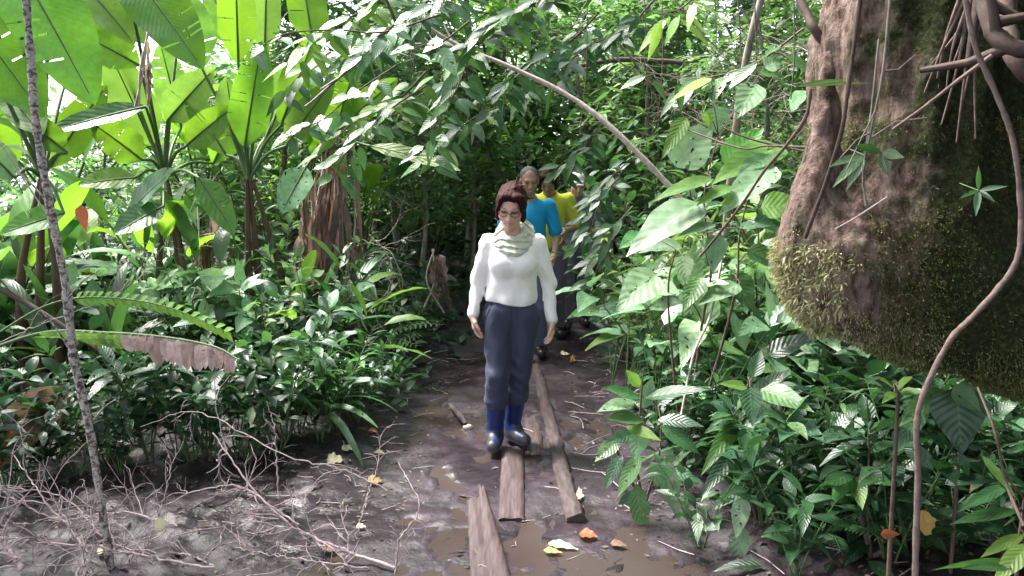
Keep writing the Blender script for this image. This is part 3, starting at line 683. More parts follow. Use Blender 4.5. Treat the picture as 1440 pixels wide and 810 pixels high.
def barkmoss():
    m, n, l = newmat('bark_moss'); out = n.new('ShaderNodeOutputMaterial'); pb = n.new('ShaderNodeBsdfPrincipled'); l.new(pb.outputs[0], out.inputs[0])
    g = n.new('ShaderNodeNewGeometry'); mp = n.new('ShaderNodeMapping'); mp.inputs['Scale'].default_value = (1, 1, .3); l.new(g.outputs['Position'], mp.inputs[0])
    def noi(s, d, src): q = n.new('ShaderNodeTexNoise'); q.inputs['Scale'].default_value = s; q.inputs['Detail'].default_value = d; q.inputs['Roughness'].default_value = .7; l.new(src, q.inputs['Vector']); return q
    a = noi(28, 8, mp.outputs[0]); c = ramp(n, [(.3, (.025, .016, .012)), (.40, (.12, .075, .06)), (.50, (.30, .20, .17)), (.66, (.50, .38, .33))]); l.new(a.outputs[0], c.inputs[0])
    b = noi(9, 8, g.outputs['Position']); li = ramp(n, [(.56, (0, 0, 0)), (.64, (1, 1, 1))]); l.new(b.outputs[0], li.inputs[0])
    m1 = n.new('ShaderNodeMixRGB'); l.new(li.outputs[0], m1.inputs[0]); l.new(c.outputs[0], m1.inputs[1]); m1.inputs[2].default_value = (.34, .31, .22, 1)
    # moss tone rises to the right, also painting in that side's shade
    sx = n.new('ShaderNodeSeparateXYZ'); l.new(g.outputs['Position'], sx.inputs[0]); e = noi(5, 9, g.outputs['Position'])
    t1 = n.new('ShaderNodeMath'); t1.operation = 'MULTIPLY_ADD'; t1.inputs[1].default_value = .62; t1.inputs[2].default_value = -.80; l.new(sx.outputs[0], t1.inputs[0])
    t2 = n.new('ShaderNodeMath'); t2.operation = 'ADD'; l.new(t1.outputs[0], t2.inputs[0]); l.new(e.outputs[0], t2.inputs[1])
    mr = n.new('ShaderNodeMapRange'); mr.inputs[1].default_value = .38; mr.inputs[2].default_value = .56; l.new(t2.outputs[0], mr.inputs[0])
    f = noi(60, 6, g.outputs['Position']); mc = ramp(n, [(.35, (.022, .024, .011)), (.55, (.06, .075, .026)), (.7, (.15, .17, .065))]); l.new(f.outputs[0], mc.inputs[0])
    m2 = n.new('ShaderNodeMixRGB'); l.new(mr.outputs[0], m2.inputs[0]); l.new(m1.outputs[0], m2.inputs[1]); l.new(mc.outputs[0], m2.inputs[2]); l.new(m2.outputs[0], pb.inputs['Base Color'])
    pb.inputs['Roughness'].default_value = .9; pb.inputs['Specular IOR Level'].default_value = .2
    ad = n.new('ShaderNodeMath'); l.new(a.outputs[0], ad.inputs[0]); l.new(f.outputs[0], ad.inputs[1])
    bp = n.new('ShaderNodeBump'); bp.inputs['Strength'].default_value = 1; bp.inputs['Distance'].default_value = .035; l.new(ad.outputs[0], bp.inputs['Height']); l.new(bp.outputs[0], pb.inputs['Normal'])
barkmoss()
def pleaf(ml, a, b, Ya, Yb, wpx, prof='ovate', droop=.1, face=.6, nseg=7, cross=2, rnd=None, fold=.18, wav=.02, tear=0, side=0.):
    A = P(a[0], a[1], Ya); B = P(b[0], b[1], Yb); L = np.linalg.norm(B-A); v = (B-A)+np.array((0, 0, droop*L))
    tocam = nrmz(np.array((0, 0, CAMH))-A); n = tocam*face+np.array((side, 0, 1-face)); d = nrmz(v); n = nrmz(n-d*(n@d))
    ml.leaves([A], [v], [n], np.linalg.norm(v), wpx/FPX*(Ya+Yb)/2, droop*L/np.linalg.norm(v), prof, nseg, fold, rnd, cross, wav=wav, tear=tear)
    return A, B
# ---- broad banana-like plants: every blade is a part (> stalk)
def heli_px(label, base, baseY, crown, crownY, leaves, mat='leaf_banana', r=.035, group=None, nst=3, loc=None):
    b = GZ(*base) if baseY is None else P(base[0], base[1], baseY); b[2] = gh(b[0], b[1])-.03
    root = thing('heliconia_plant', label, 'plant', b, group); c = P(crown[0], crown[1], crownY)
    for k in range(nst):
        off = rng.normal(size=3)*.09; off[2] = 0; m = MB()
        p = curve([b+off, b*.5+c*.5+off*.9+rng.normal(size=3)*.03, c+off*.12], 12)
        m.tube(p, np.linspace(r*1.25, r*.35, 12), 8, .08); m.build('pseudostem', 'pseudostem', root, b)
    for lf in leaves:
        s_, t_, w_, Ys, Yt = lf[:5]; mt = lf[5] if len(lf) > 5 else mat; face = lf[6] if len(lf) > 6 else .75
        m = MB(); A, B = pleaf(m, s_, t_, Ys, Yt, w_, 'banana', .06, face, 90, 5, fold=.22, wav=.016, tear=.035)
        d = nrmz(B-A)
        lo = m.build('leaf', mt, root, b)
        m = MB(); mid = (c+A)/2+nrmz(A-c)*0+np.array((0, 0, .06)); p = curve([c, mid, A, A*.5+B*.5-np.array((0, 0, .004)), A*.1+B*.9], 24)
        # the stalk runs on under the blade as its midrib
        m.tube(curve([c, mid, A], 12), np.linspace(.016, .010, 12), 6)
        T = np.linspace(0, .93, 12)[:, None]; L = np.linalg.norm(B-A); v = (B-A)+np.array((0, 0, .06*L))
        m.tube(A+v*T-np.array((0, 0, 1.))*.06*L*T**2, np.linspace(.010, .003, 12), 5)
        m.build('stalk', 'stem_green', lo)
        lo.children[0].data.transform(Matrix.Translation(tuple(-b)))
    return root
def heli(label, n=8, h=1.5, Lb=1.1, Wb=.28, mat='leaf_banana', r=.035, group=None):
    root = thing('heliconia_plant', label, 'plant', (0, 0, 0), group); ms = MB()
    for k in range(3):
        off = np.array((rng.normal()*.1, rng.normal()*.1, -.03)); ms.tube(curve([off, off*.8+np.array((rng.normal()*.05, rng.normal()*.05, h*.3)), (off[0]*.2, off[1]*.2, h*.56)], 10), np.linspace(r*1.2, r*.35, 10), 7, .08)
    ms.build('pseudostem', 'pseudostem', root)
    for k in range(n):
        a = k*2.4+rng.normal()*.2; el = 1.45-.5*rng.random(); pl = h*(.35+.4*rng.random())
        p = stem_path((rng.normal()*.05, rng.normal()*.05, h*.5), a, el, pl, .25, 8); m = MB()
        d = nrmz(p[-1]-p[-2]); L = Lb*(.7+.5*rng.random()); n_ = np.array((rng.normal()*.5, rng.normal()*.5, 1.)); n_ = n_-d*(n_@d)
        if np.linalg.norm(n_) < .3: n_ = np.array((math.cos(a+3.14), math.sin(a+3.14), .1))
        m.leaves([p[-1]], [d], [n_], L, Wb*(.8+.4*rng.random()), .25+.35*rng.random(), 'banana', 16, .22, rng.random(), 3, wav=.015)
        lf = m.build('leaf', mat, root); m = MB(); m.tube(p, np.linspace(.016, .009, 8), 5); m.build('stalk', 'stem_green', lf)
    return root
def dup3(root, loc, rz, sc, label=None, group=None):
    r = root.copy(); COL.objects.link(r); r.location = loc; r.rotation_euler = (0, 0, rz); r.scale = (sc,)*3
    if label: r['label'] = label
    if group: r['group'] = group
    for c in list(root.children):
        k = c.copy(); COL.objects.link(k); k.parent = r
        for g in c.children: q = g.copy(); COL.objects.link(q); q.parent = k
    return r

BA, BR, DK, MI, PA = 'leaf_banana', 'leaf_bright', 'leaf_dark', 'leaf_mid', 'leaf_pale'
heli_px('tall banana-like plant whose big blades fill the top left corner of the photo', (60, 520), 5.7, (60, 250), 5.5, [
    ((10, -75), (134, 148), 105, 5.0, 4.8), ((-70, -10), (62, 165), 100, 5.2, 5.1), ((-40, -60), (60, 60), 80, 5.5, 5.6, BR), ((75, -70), (190, 62), 62, 5.9, 5.8, BR),
    ((30, 170), (-60, 60), 60, 5.6, 5.5), ((60, 190), (0, 120), 46, 5.4, 5.6, BR), ((95, 215), (10, 150), 40, 5.6, 5.5), ((20, 250), (-40, 190), 50, 5.2, 5.0, PA, .5), ((70, 235), (150, 120), 50, 6.0, 6.2), ((90, 300), (0, 330), 44, 5.3, 5.1, BR, .5), ((110, 60), (150, -50), 60, 6.3, 6.5, BR), ((30, 60), (90, -60), 60, 6.4, 6.5, BR)], r=.04)
heli_px('banana-like plant with splayed blades between the mottled thin stem and the upright fan', (235, 500), 6.6, (232, 250), 6.5, [
    ((170, -60), (286, 98), 82, 5.9, 5.7), ((196, 92), (92, 38), 54, 6.3, 6.2), ((214, 205), (148, 62), 58, 6.6, 6.5, BR), ((120, -30), (205, 62), 60, 6.7, 6.6, BR),
    ((205, 150), (62, 188), 36, 6.0, 5.6, MI, .5), ((200, 225), (128, 172), 52, 6.3, 6.1), ((235, 170), (300, 98), 52, 6.6, 6.5, BR), ((262, 205), (330, 150), 44, 6.4, 6.3), ((180, 300), (245, 238), 50, 6.0, 5.8, MI, .5), ((250, 60), (215, -60), 60, 6.8, 6.9, BR), ((255, 180), (225, 60), 46, 6.9, 7.0, BR), ((300, 230), (350, 130), 44, 6.9, 7.0), ((190, 250), (110, 260), 40, 6.0, 5.8, BR, .5), ((280, 250), (330, 330), 40, 6.0, 5.9, BR, .6), ((230, 290), (160, 330), 44, 5.9, 5.6, MI, .5)], r=.036)
heli_px('upright fan-shaped banana-like plant with blades rising straight up left of the dry brown plant', (372, 472), 6.5, (350, 252), 6.4, [
    ((335, 88), (330, -75), 50, 6.3, 6.2), ((372, 78), (376, -75), 40, 6.5, 6.5, BR), ((344, 206), (368, 58), 56, 6.2, 6.1), ((332, 196), (318, 108), 42, 6.4, 6.4, BR),
    ((284, 96), (228, -40), 70, 6.4, 6.4, BR), ((395, 176), (446, 44), 46, 6.4, 6.5), ((402, 205), (470, 112), 40, 6.3, 6.4, BR), ((440, 62), (420, -60), 52, 6.8, 6.9), ((318, 218), (262, 130), 40, 6.5, 6.6, BR), ((376, 190), (400, 90), 36, 6.7, 6.8, BR), ((340, 70), (290, -20), 46, 6.8, 6.9)], r=.04)
heli_px('banana-like plant hung with dry brown leaves in the middle of the left thicket', (470, 452), 6.9, (462, 215), 6.8, [
    ((470, 190), (500, 92), 40, 6.7, 6.7), ((450, 190), (430, 96), 44, 6.9, 6.9, BR), ((480, 180), (560, 110), 40, 6.7, 6.6), ((520, 205), (648, 240), 24, 6.5, 6.0, BR, .6), ((430, 235), (396, 300), 44, 6.5, 6.3, PA, .6)], r=.045, nst=4)
# dry hanging leaves wrapped round the stems
def dry_hang(label, px0, py0, py1, Y, n, wpx, spread=26):
    b = P(px0, py0, Y); root = thing('dead_leaf_bundle', label, 'dead leaves', b); m = MB()
    for k in range(n):
        x = px0+rng.normal()*spread*.5; y0 = py0+rng.random()*(py1-py0)*.45; y1 = min(py1, y0+(py1-py0)*(.35+.4*rng.random()))
        pleaf(m, (x, y0), (x+rng.normal()*spread*.6, y1), Y-.1*rng.random(), Y-.15+.2*rng.random(), wpx*(.18+.5*rng.random()), 'strap', .0, .9, 18, 2, fold=1.3*rng.random(), wav=.25, side=rng.normal()*.8)
    m.build('dry_blade', 'leaf_drypink', root, b); m = MB()
    for k in range(max(2, n//4)):
        x = px0+rng.normal()*spread*.4; m.tube(curve([P(x, py0, Y), P(x+rng.normal()*10, (py0+py1)/2, Y-.05), P(x+rng.normal()*18, py1, Y-.05)], 12), .008, 5)
    m.build('stalk', 'bark_pale', root, b)
dry_hang('long dry brown and pink leaves hanging from the banana-like plant in the thicket', 474, 190, 470, 6.75, 24, 17, 34)
dry_hang('darker dry leaves hanging left of the pink ones', 438, 250, 460, 6.9, 10, 20, 16)
dry_hang('dry brown leaf sheaths behind the upright fan-shaped plant', 300, 290, 440, 6.9, 9, 18, 24)
dry_hang('curled dry leaf high up beside the mottled thin stem, catching the light', 208, 45, 150, 5.6, 4, 15, 5)
dry_hang('small cluster of brown dry leaves low behind the woman, left of her', 612, 350, 440, 7.2, 6, 18, 22)
# drooping dead leaf across the left side, in the open
r = thing('drooping_dead_leaf', 'long drooping leaf, half green and half dried pink brown, across the left thicket', 'dead leaf', P(60, 468, 4.3))
o0 = np.array(r.location); m = MB(); m2 = MB(); rib = curve([P(-40, 500, 4.5), P(60, 468, 4.35), P(150, 468, 4.2), P(230, 474, 4.05), P(300, 487, 3.9), P(336, 506, 3.8)], 40)
for i in range(9, 38):
    q, tg = rib[i], nrmz(rib[min(39, i+1)]-rib[i]); l = .128*math.sin(math.pi*((i-7)/33)**1.2)**.5*(1+.1*rng.normal()); tgt = m2 if i > 18 else m
    if i < 22: l *= .72
    w_ = np.linalg.norm(rib[i+1]-rib[i])*(1.9 if i < 22 else 1.35)
    tgt.leaves([q], [np.array((.12, -.45+.15*rng.normal(), -1))], [np.array((0, -1, .5))], l, w_, .1, 'strap', 7, .55, rng.random(), 1, wav=.05)
m.leaves([rib[6]], [rib[24]-rib[6]+np.array((0, 0, .03))], [np.array((0, -.6, 1.))], np.linalg.norm(rib[24]-rib[6]), .05, .05, 'lance', 12, .3, .5, 2)
m.build('green_blade', 'leaf_bright', r, o0); m2.build('dried_blade', 'leaf_deadpink', r, o0); m = MB(); m.tube(rib, np.linspace(.011, .004, 40), 6); m.build('midrib', 'stem_green', r, o0)
r = thing('drooping_frond', 'narrow bright green serrated frond arching over the dried pink leaf', 'frond', P(115, 418, 4.6)); o0 = np.array(r.location); m = MB(); ms = MB()
rib = curve([P(-20, 480, 4.8), P(60, 432, 4.7), P(130, 418, 4.6), P(230, 430, 4.5), P(326, 470, 4.4)], 34); ms.tube(rib, np.linspace(.008, .002, 34), 5); ms.build('midrib', 'stem_green', r, o0)
for i in range(14, 33):
    q, tg = rib[i], nrmz(rib[i]-rib[i-1])
    for s_ in (1, -1): m.leaves([q], [nrmz(tg*.8+np.array((0, -.3, 1.))*s_*.55)], [np.array((0, -1., .8))], .085, .04, .1, 'ovate', 3, .1, .5+.3*rng.random(), 1)
m.build('blade', 'leaf_bright', r, o0)
r = thing('withered_leaf', 'broad dark brown withered leaf hanging at the left edge above the mud', 'dead leaf', P(60, 570, 4.2)); o0 = np.array(r.location); m = MB()
pleaf(m, (100, 545), (-20, 640), 4.2, 4.1, 62, 'banana', -.05, .7, 14, 3, fold=.6, wav=.06); pleaf(m, (70, 575), (0, 660), 4.15, 4.0, 40, 'strap', .1, .8, 10, 3, fold=.8, wav=.08)
m.build('blade', 'leaf_dead', r, o0); m = MB(); m.tube(curve([P(105, 540, 4.2), P(85, 590, 4.15), P(60, 628, 4.1), P(-10, 622, 4.1)], 14), .006, 5); m.build('stalk', 'bark_pale', r, o0)

# ---- the thin mottled stem on the left
r = thing('young_tree', 'thin mottled bare stem rising from the brush near the left edge', 'sapling', GZ(150, 860)); o0 = np.array(r.location)
m = MB(); pts = [P(160, 830, 3.15), P(141, 700, 3.2), P(125, 600, 3.25), P(103, 500, 3.3), P(92, 400, 3.35), P(70, 290, 3.4), P(50, 170, 3.45), P(43, 80, 3.5), P(34, -40, 3.5)]
c_ = curve(pts, 70); m.tube(np.concatenate([[o0], c_]), np.concatenate([[.017], np.linspace(.0165, .0175, 70)*(1+.12*rng.normal(size=70))]), 9, .06); m.build('trunk', 'bark_mottled', r, o0)
for (a, b) in (((105, 505), (60, 440)), ((96, 420), (140, 380)), ((70, 290), (20, 240)), ((125, 600), (165, 560))): m = MB(); m.tube(curve([P(*a, 3.3), P((a[0]+b[0])/2, (a[1]+b[1])/2-6, 3.3), P(*b, 3.3)], 8), np.linspace(.005, .002, 8), 5); m.build('twig', 'bark_mottled', r, o0)

# ---- big mossy tree on the right
TY = 2.75
def TP(x, y, dY=0): return P(x, y, TY+dY)
px = lambda n: n/FPX*TY
prims = [cone(TP(1300, -420, .35), TP(1292, 60, .3), px(128), px(140), .1), cone(TP(1292, 60, .3), TP(1290, 300, .25), px(140), px(160), .1),
         cone(TP(1212, 330, .1), TP(1196, 384, .05), px(66), px(80), .12), cone(TP(1192, 382, .08), TP(1300, 405, .1), px(78), px(102), .10), cone(TP(1300, 400, .12), TP(1460, 415, .15), px(108), px(128), .12), cone(TP(1460, 420, .15), TP(1720, 500, .3), px(140), px(150), .15),
         cone(TP(1720, 500, .3), TP(1900, 1000, .5), px(150), px(190), .15), cone(TP(1156, -420, .2), TP(1160, 170, .1), px(12), px(18), .05), cone(TP(1160, 170, .1), TP(1150, 340, .06), px(18), px(44), .08)]
tc0 = TP(1290, 200, .3)
def dtr(X):
    th = np.arctan2(X[:, 1]-tc0[1], X[:, 0]-tc0[0]); up_ = np.clip((X[:, 2]-1.35)/.5, 0, 1)
    return fnoise(X, 7, 1)*.028+fnoise(X, 19, 2)*.013+fnoise(X*np.array((1, 1, .35)), 46, 3)*.007*(.3+up_)+np.sin(th*17+fnoise(X, 4, 6)*2)*.013*up_+fnoise(X, 85, 4)*.005+np.abs(fnoise(X*np.array((1, 1, .6)), 60, 14))*.008
V, Q = sdf(prims, .009, dtr, pad=.06)
tb = np.array(TP(1290, 430, .3)); tb[2] = 0
tre = thing('mossy_tree', 'huge moss-covered tree trunk swelling into an overhanging elbow at the right edge', 'tree', tb)
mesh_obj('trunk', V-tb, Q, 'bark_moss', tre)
# moss tufts on it
nq = V[Q]; fn = nrmz(np.cross(nq[:, 2]-nq[:, 0], nq[:, 3]-nq[:, 1])); fc = nq.mean(1)
def mossy(name, cnt, Lm, Wm, cond, rr, mat='moss', hang=.35):
    id_ = np.nonzero(cond(fc, fn))[0]; id_ = rng.choice(id_, min(cnt, len(id_)*3), replace=True); cnt = len(id_); o = fc[id_]+rng.normal(size=(cnt, 3))*.006; n_ = fn[id_]
    d = n_*(.5+.5*rng.random((cnt, 1)))+rng.normal(size=(cnt, 3))*.5; d[:, 2] -= hang*rng.random(cnt)
    m = MB(); m.leaves(o-tb, d, rng.normal(size=(cnt, 3)), Lm*(.4+1.1*rng.random(cnt)), Wm*(.6+.8*rng.random(cnt)), .3, 'lance', 2, .1, rr[0]+(rr[1]-rr[0])*rng.random(cnt), 1)
    ob = m.build(name, mat, tre); ob['kind'] = 'stuff'; return ob
vis = lambda c, n: (n[:, 1] < .35)
pxo = lambda c: 720+c[:, 0]/c[:, 1]*FPX*math.cos(0)
mossy('yellow_moss', 48000, .008, .0038, lambda c, n: vis(c, n) & (c[:, 2] < 1.48) & (c[:, 0] < 1.75) & (c[:, 0] < 1.45) & (.6*fnoise(c, 12, 21)+.6*fnoise(c, 41, 22)+(1.30-c[:, 2])*2.0-(c[:, 0]-1.15)*1.2+rng.normal(size=len(c))*.35 > .35), (.45, 1))
mossy('edge_moss', 4000, .022, .006, lambda c, n: (n[:, 0] < -.45) & (c[:, 0] < 1.25) & (c[:, 2] < 1.42), (.6, 1))
mossy('moss_and_shade', 70000, .010, .0045, lambda c, n: vis(c, n) & (c[:, 2] < 1.85) & (c[:, 0] < 2.1) & (c[:, 0]+.10*fnoise(c, 6, 55) > 1.2) & (fnoise(c, 11, 31)+.4*fnoise(c, 30, 32)+rng.normal(size=len(c))*.4 > -.1), (.1, .6))  # dark moss tufts, also painting in the shade of the trunk's right side
mossy('bark_fibre', 2500, .018, .002, lambda c, n: vis(c, n) & (c[:, 2] > 1.25) & (c[:, 0] < 1.5), (0, 1), 'leaf_dead', 1.2)
# roots and rootlets clinging to the trunk
def liana(label, pts, r0, r1, mat='twig_dark', name='liana', cat='vine', n=30, jit=.05, group=None, twigs=0):
    w_ = [P(a, b, c) for a, b, c in pts]; o0 = w_[0]; m = MB(); c_ = curve(w_, n); rd = np.linspace(r0, r1, n)*(1+jit*rng.normal(size=n)); m.tube(c_-o0, rd, 6, .05)
    for k in range(twigs):
        i = rng.integers(3, n-2); d = nrmz(rng.normal(size=3)+np.array((0, 0, .2))); l = .08+.15*rng.random(); m.tube(np.array([c_[i], c_[i]+d*l*.5+rng.normal(size=3)*.01, c_[i]+d*l])-o0, [r1*.8, r1*.6, r1*.4], 4)
    return tag(m.build(name, mat, None, o0), label, cat, group)
rg = thing('aerial_root_bundle', 'thin dark aerial roots hanging in a bundle at the top of the mossy tree', 'aerial roots', TP(1350, 0, -.1)); o0 = np.array(rg.location)
for a, b in (((1352, -10), (1318, 110)), ((1356, 0), (1300, 130)), ((1362, 5), (1330, 130)), ((1370, 0), (1345, 200)), ((1376, 10), (1372, 195)), ((1366, 0), (1324, 175)), ((1380, 20), (1352, 150)), ((1358, 20), (1338, 95)), ((1372, 5), (1310, 90))):
    m = MB(); m.tube(curve([P(*a, 2.28), P((a[0]+b[0])/2+rng.normal()*4, (a[1]+b[1])/2, 2.3), P(*b, 2.33)], 10)-o0, np.linspace(.0055, .002, 10), 6, .1); m.build('root', 'vine_brown', rg)
liana('thick dark gnarled limb crossing the top right corner', [(1360, -60, 2.3), (1385, 10, 2.2), (1400, 50, 2.15), (1440, 70, 2.1), (1500, 60, 2.1)], 0.024, .02, 'twig_dark', 'gnarled_limb', 'branch', jit=.05, twigs=5)
liana('dark limb dipping behind the mossy tree at the top right edge', [(1420, -60, 2.6), (1416, 30, 2.5), (1432, 90, 2.4), (1470, 120, 2.4)], .03, .026, 'twig_dark', 'gnarled_limb', 'branch', jit=.04)
liana('slanting thin stick leaning across the trunk below the aerial roots', [(1255, 182, 2.2), (1300, 150, 2.15), (1345, 115, 2.1), (1395, 78, 2.08)], .0035, .006, 'vine_brown', 'leaning_stick', 'stick')
liana('long brown woody stem rising in front of the mossy elbow', [(1286, 860, 2.0), (1288, 770, 2.0), (1291, 660, 2.0), (1289, 600, 2.0), (1300, 550, 2.0), (1335, 480, 2.0), (1365, 448, 2.0), (1400, 410, 2.0), (1430, 365, 2.0), (1436, 300, 2.0), (1425, 200, 2.0), (1400, 130, 2.0), (1370, 60, 2.0), (1350, -50, 2.0)], .0085, .006, 'vine_brown', 'woody_vine', 'vine', 110, .1)
liana('dark thin liana running straight down the lit left side of the mossy trunk', [(1215, -40, 2.3), (1192, 130, 2.3), (1182, 190, 2.3), (1160, 260, 2.35), (1132, 335, 2.4)], .006, .006, 'twig_dark')
liana('pale hanging rootlet in the middle of the mossy trunk', [(1254, -30, 2.25), (1243, 90, 2.25), (1228, 170, 2.25), (1214, 240, 2.3), (1218, 290, 2.3)], .004, .003, 'bark_grey', 'hanging_root', 'aerial root', twigs=4)
liana('short pale rootlet left of the long hanging rootlet on the trunk', [(1236, 55, 2.3), (1226, 150, 2.3), (1217, 215, 2.3), (1213, 262, 2.3)], .003, .002, 'bark_grey', 'hanging_root', 'aerial root')
liana('tiny broken twig stuck across the moss in the lower trunk', [(1175, 322, 2.28), (1205, 305, 2.24), (1248, 277, 2.2)], .002, .003, 'bark_pale', 'broken_twig', 'twig')
liana('reddish brown crooked vine arching beside the lit edge of the mossy trunk', [(1140, 125, 2.9), (1133, 165, 2.9), (1105, 205, 2.95), (1075, 240, 3.0), (1045, 285, 3.1), (1010, 330, 3.2), (985, 360, 3.3)], .007, .005, 'stem_brown', 'crooked_vine', 'vine', 36, .12)
liana('pale diagonal pole fallen across the middle of the forest, above the walkers', [(590, 30, 5.6), (645, 64, 5.6), (720, 95, 5.5), (800, 135, 5.4), (860, 180, 5.3), (935, 255, 5.2), (1000, 330, 5.2)], .012, .024, 'bark_pale', 'fallen_pole', 'fallen branch', 40, .06)
liana('grey branch joining the pale diagonal pole from the left', [(430, 150, 5.8), (520, 78, 5.7), (600, 62, 5.6), (660, 72, 5.6)], .009, .012, 'bark_grey', 'forked_branch', 'branch', 30, .1, twigs=6)
liana('dark slanting branch above the fork of the pale pole', [(535, -20, 5.5), (560, 40, 5.5), (568, 68, 5.5)], .012, .010, 'twig_dark', 'forked_branch', 'branch', 14)
liana('long straight dark twig crossing behind the white backlit leaves', [(860, 80, 4.5), (950, 140, 4.4), (1040, 190, 4.2), (1140, 215, 4.0)], .004, .006, 'stem_brown', 'slender_branch', 'branch', 24)
liana('dark twig bending from the backlit leaves towards the mossy trunk', [(960, 180, 4.0), (1040, 208, 3.7), (1080, 205, 3.6), (1150, 208, 3.4)], .004, .006, 'twig_dark', 'slender_branch', 'branch', 24)
liana('brown branch lying level near the top, right of the photo centre', [(790, 98, 7.5), (870, 84, 7.4), (960, 88, 7.3)], .02, .026, 'twig_dark', 'level_branch', 'branch', 20, .1)
liana('dark slanting trunk at the top, left of the mossy tree', [(1075, -20, 5.2), (1050, 80, 5.3), (1035, 180, 5.4), (1020, 330, 5.6)], .022, .028, 'bark_grey', 'slender_sapling', 'sapling', 20)
liana('thick dark stem leaning in from the top beside the lit edge of the mossy trunk', [(1112, -30, 3.2), (1135, 20, 3.1), (1150, 48, 3.05), (1185, 90, 3.12)], .016, .018, 'twig_dark', 'leaning_sapling', 'sapling', 14)
for i, (x0, x1, y1, Y) in enumerate(((826, 815, 190, 5.5), (712, 706, 165, 6.0), (930, 926, 160, 5.2), (905, 903, 120, 5.6), (1035, 1040, 120, 4.4), (1115, 1112, 140, 3.8), (1002, 1005, 90, 6), (760, 757, 190, 7), (1060, 1058, 170, 5), (668, 664, 120, 6.5))):
    liana('straight thin vine hanging from the canopy '+('left of the fallen pole', 'over the middle of the trail', 'right of the fallen pole', 'by the level branch', 'above the white backlit leaves', 'nearest the mossy trunk', 'between the slanting trunk and the level branch', 'above the man in teal', 'beside the dark slanting trunk', 'crossing the pale pole')[i], [(x0, -40, Y), ((x0+x1)/2+4, y1/2, Y), (x1, y1, Y)], .004, .003, 'stem_green' if i % 2 else 'stem_brown', 'hanging_vine', 'vine', 12, .05, group='thin vines hanging from the canopy')
liana('dead grey branch leaning from the left edge down to the brush', [(-20, 395, 5.2), (60, 440, 5.1), (150, 500, 5.0)], .02, .012, 'twig_dark', 'dead_branch', 'branch', 20)
liana('thin bare twig slanting at the left edge under the big leaves', [(0, 200, 4.6), (45, 270, 4.5), (85, 330, 4.4)], .004, .005, 'bark_grey', 'bare_twig', 'twig', 14)
liana('reddish thin stem at the right, reaching down from under the mossy elbow', [(1375, 545, 2.3), (1400, 610, 2.2), (1415, 680, 2.2), (1440, 740, 2.1)], .004, .005, 'stem_brown', 'thin_sapling', 'sapling', 20)
liana('pale thin dead stem standing right of the trail under the piper leaves', [(1020, 340, 4.1), (1000, 440, 4.0), (975, 500, 3.9), (955, 600, 3.8)], .007, .006, 'bark_pale', 'dead_sapling', 'sapling', 20)

# ---- large-leaved shrubs right of the path, leaf by leaf
def pxshrub(label, base, Y, stems, leaves, mat, name='broad_leaved_shrub', cat='shrub', prof='ovate', pw=.003, smat='stem_brown'):
    b = P(base[0], base[1], Y); b[2] = gh(b[0], b[1])-.02; r = thing(name, label, cat, b); ms = MB(); T = []
    for s_ in stems:
        c_ = curve([b]+[P(x, y, Yy) for x, y, Yy in s_], 20); ms.tube(c_-b, np.linspace(pw*3, pw, 20), 6); T.append(c_)
    T = np.concatenate(T); by = {}
    for lf in leaves:
        a, t_, w_, Ya, Yt = lf[:5]; mt = lf[5] if len(lf) > 5 else mat; fc_ = lf[6] if len(lf) > 6 else .45
        ml = by.setdefault(mt, []); m = MB(); A, B = pleaf(m, a, t_, Ya, Yt, w_, prof, .10, fc_, 12, 3, fold=.16, wav=.015); ml.append(m)
        k = T[np.argmin(np.linalg.norm(T-A, axis=1))]; ms.tube(np.array([k, (k+A)/2+np.array((0, 0, .01)), A])-b, [.003, .0022, .002], 5)
        m.build('leaf', mt, r, b)
    ms.build('stem', smat, r)
    return r
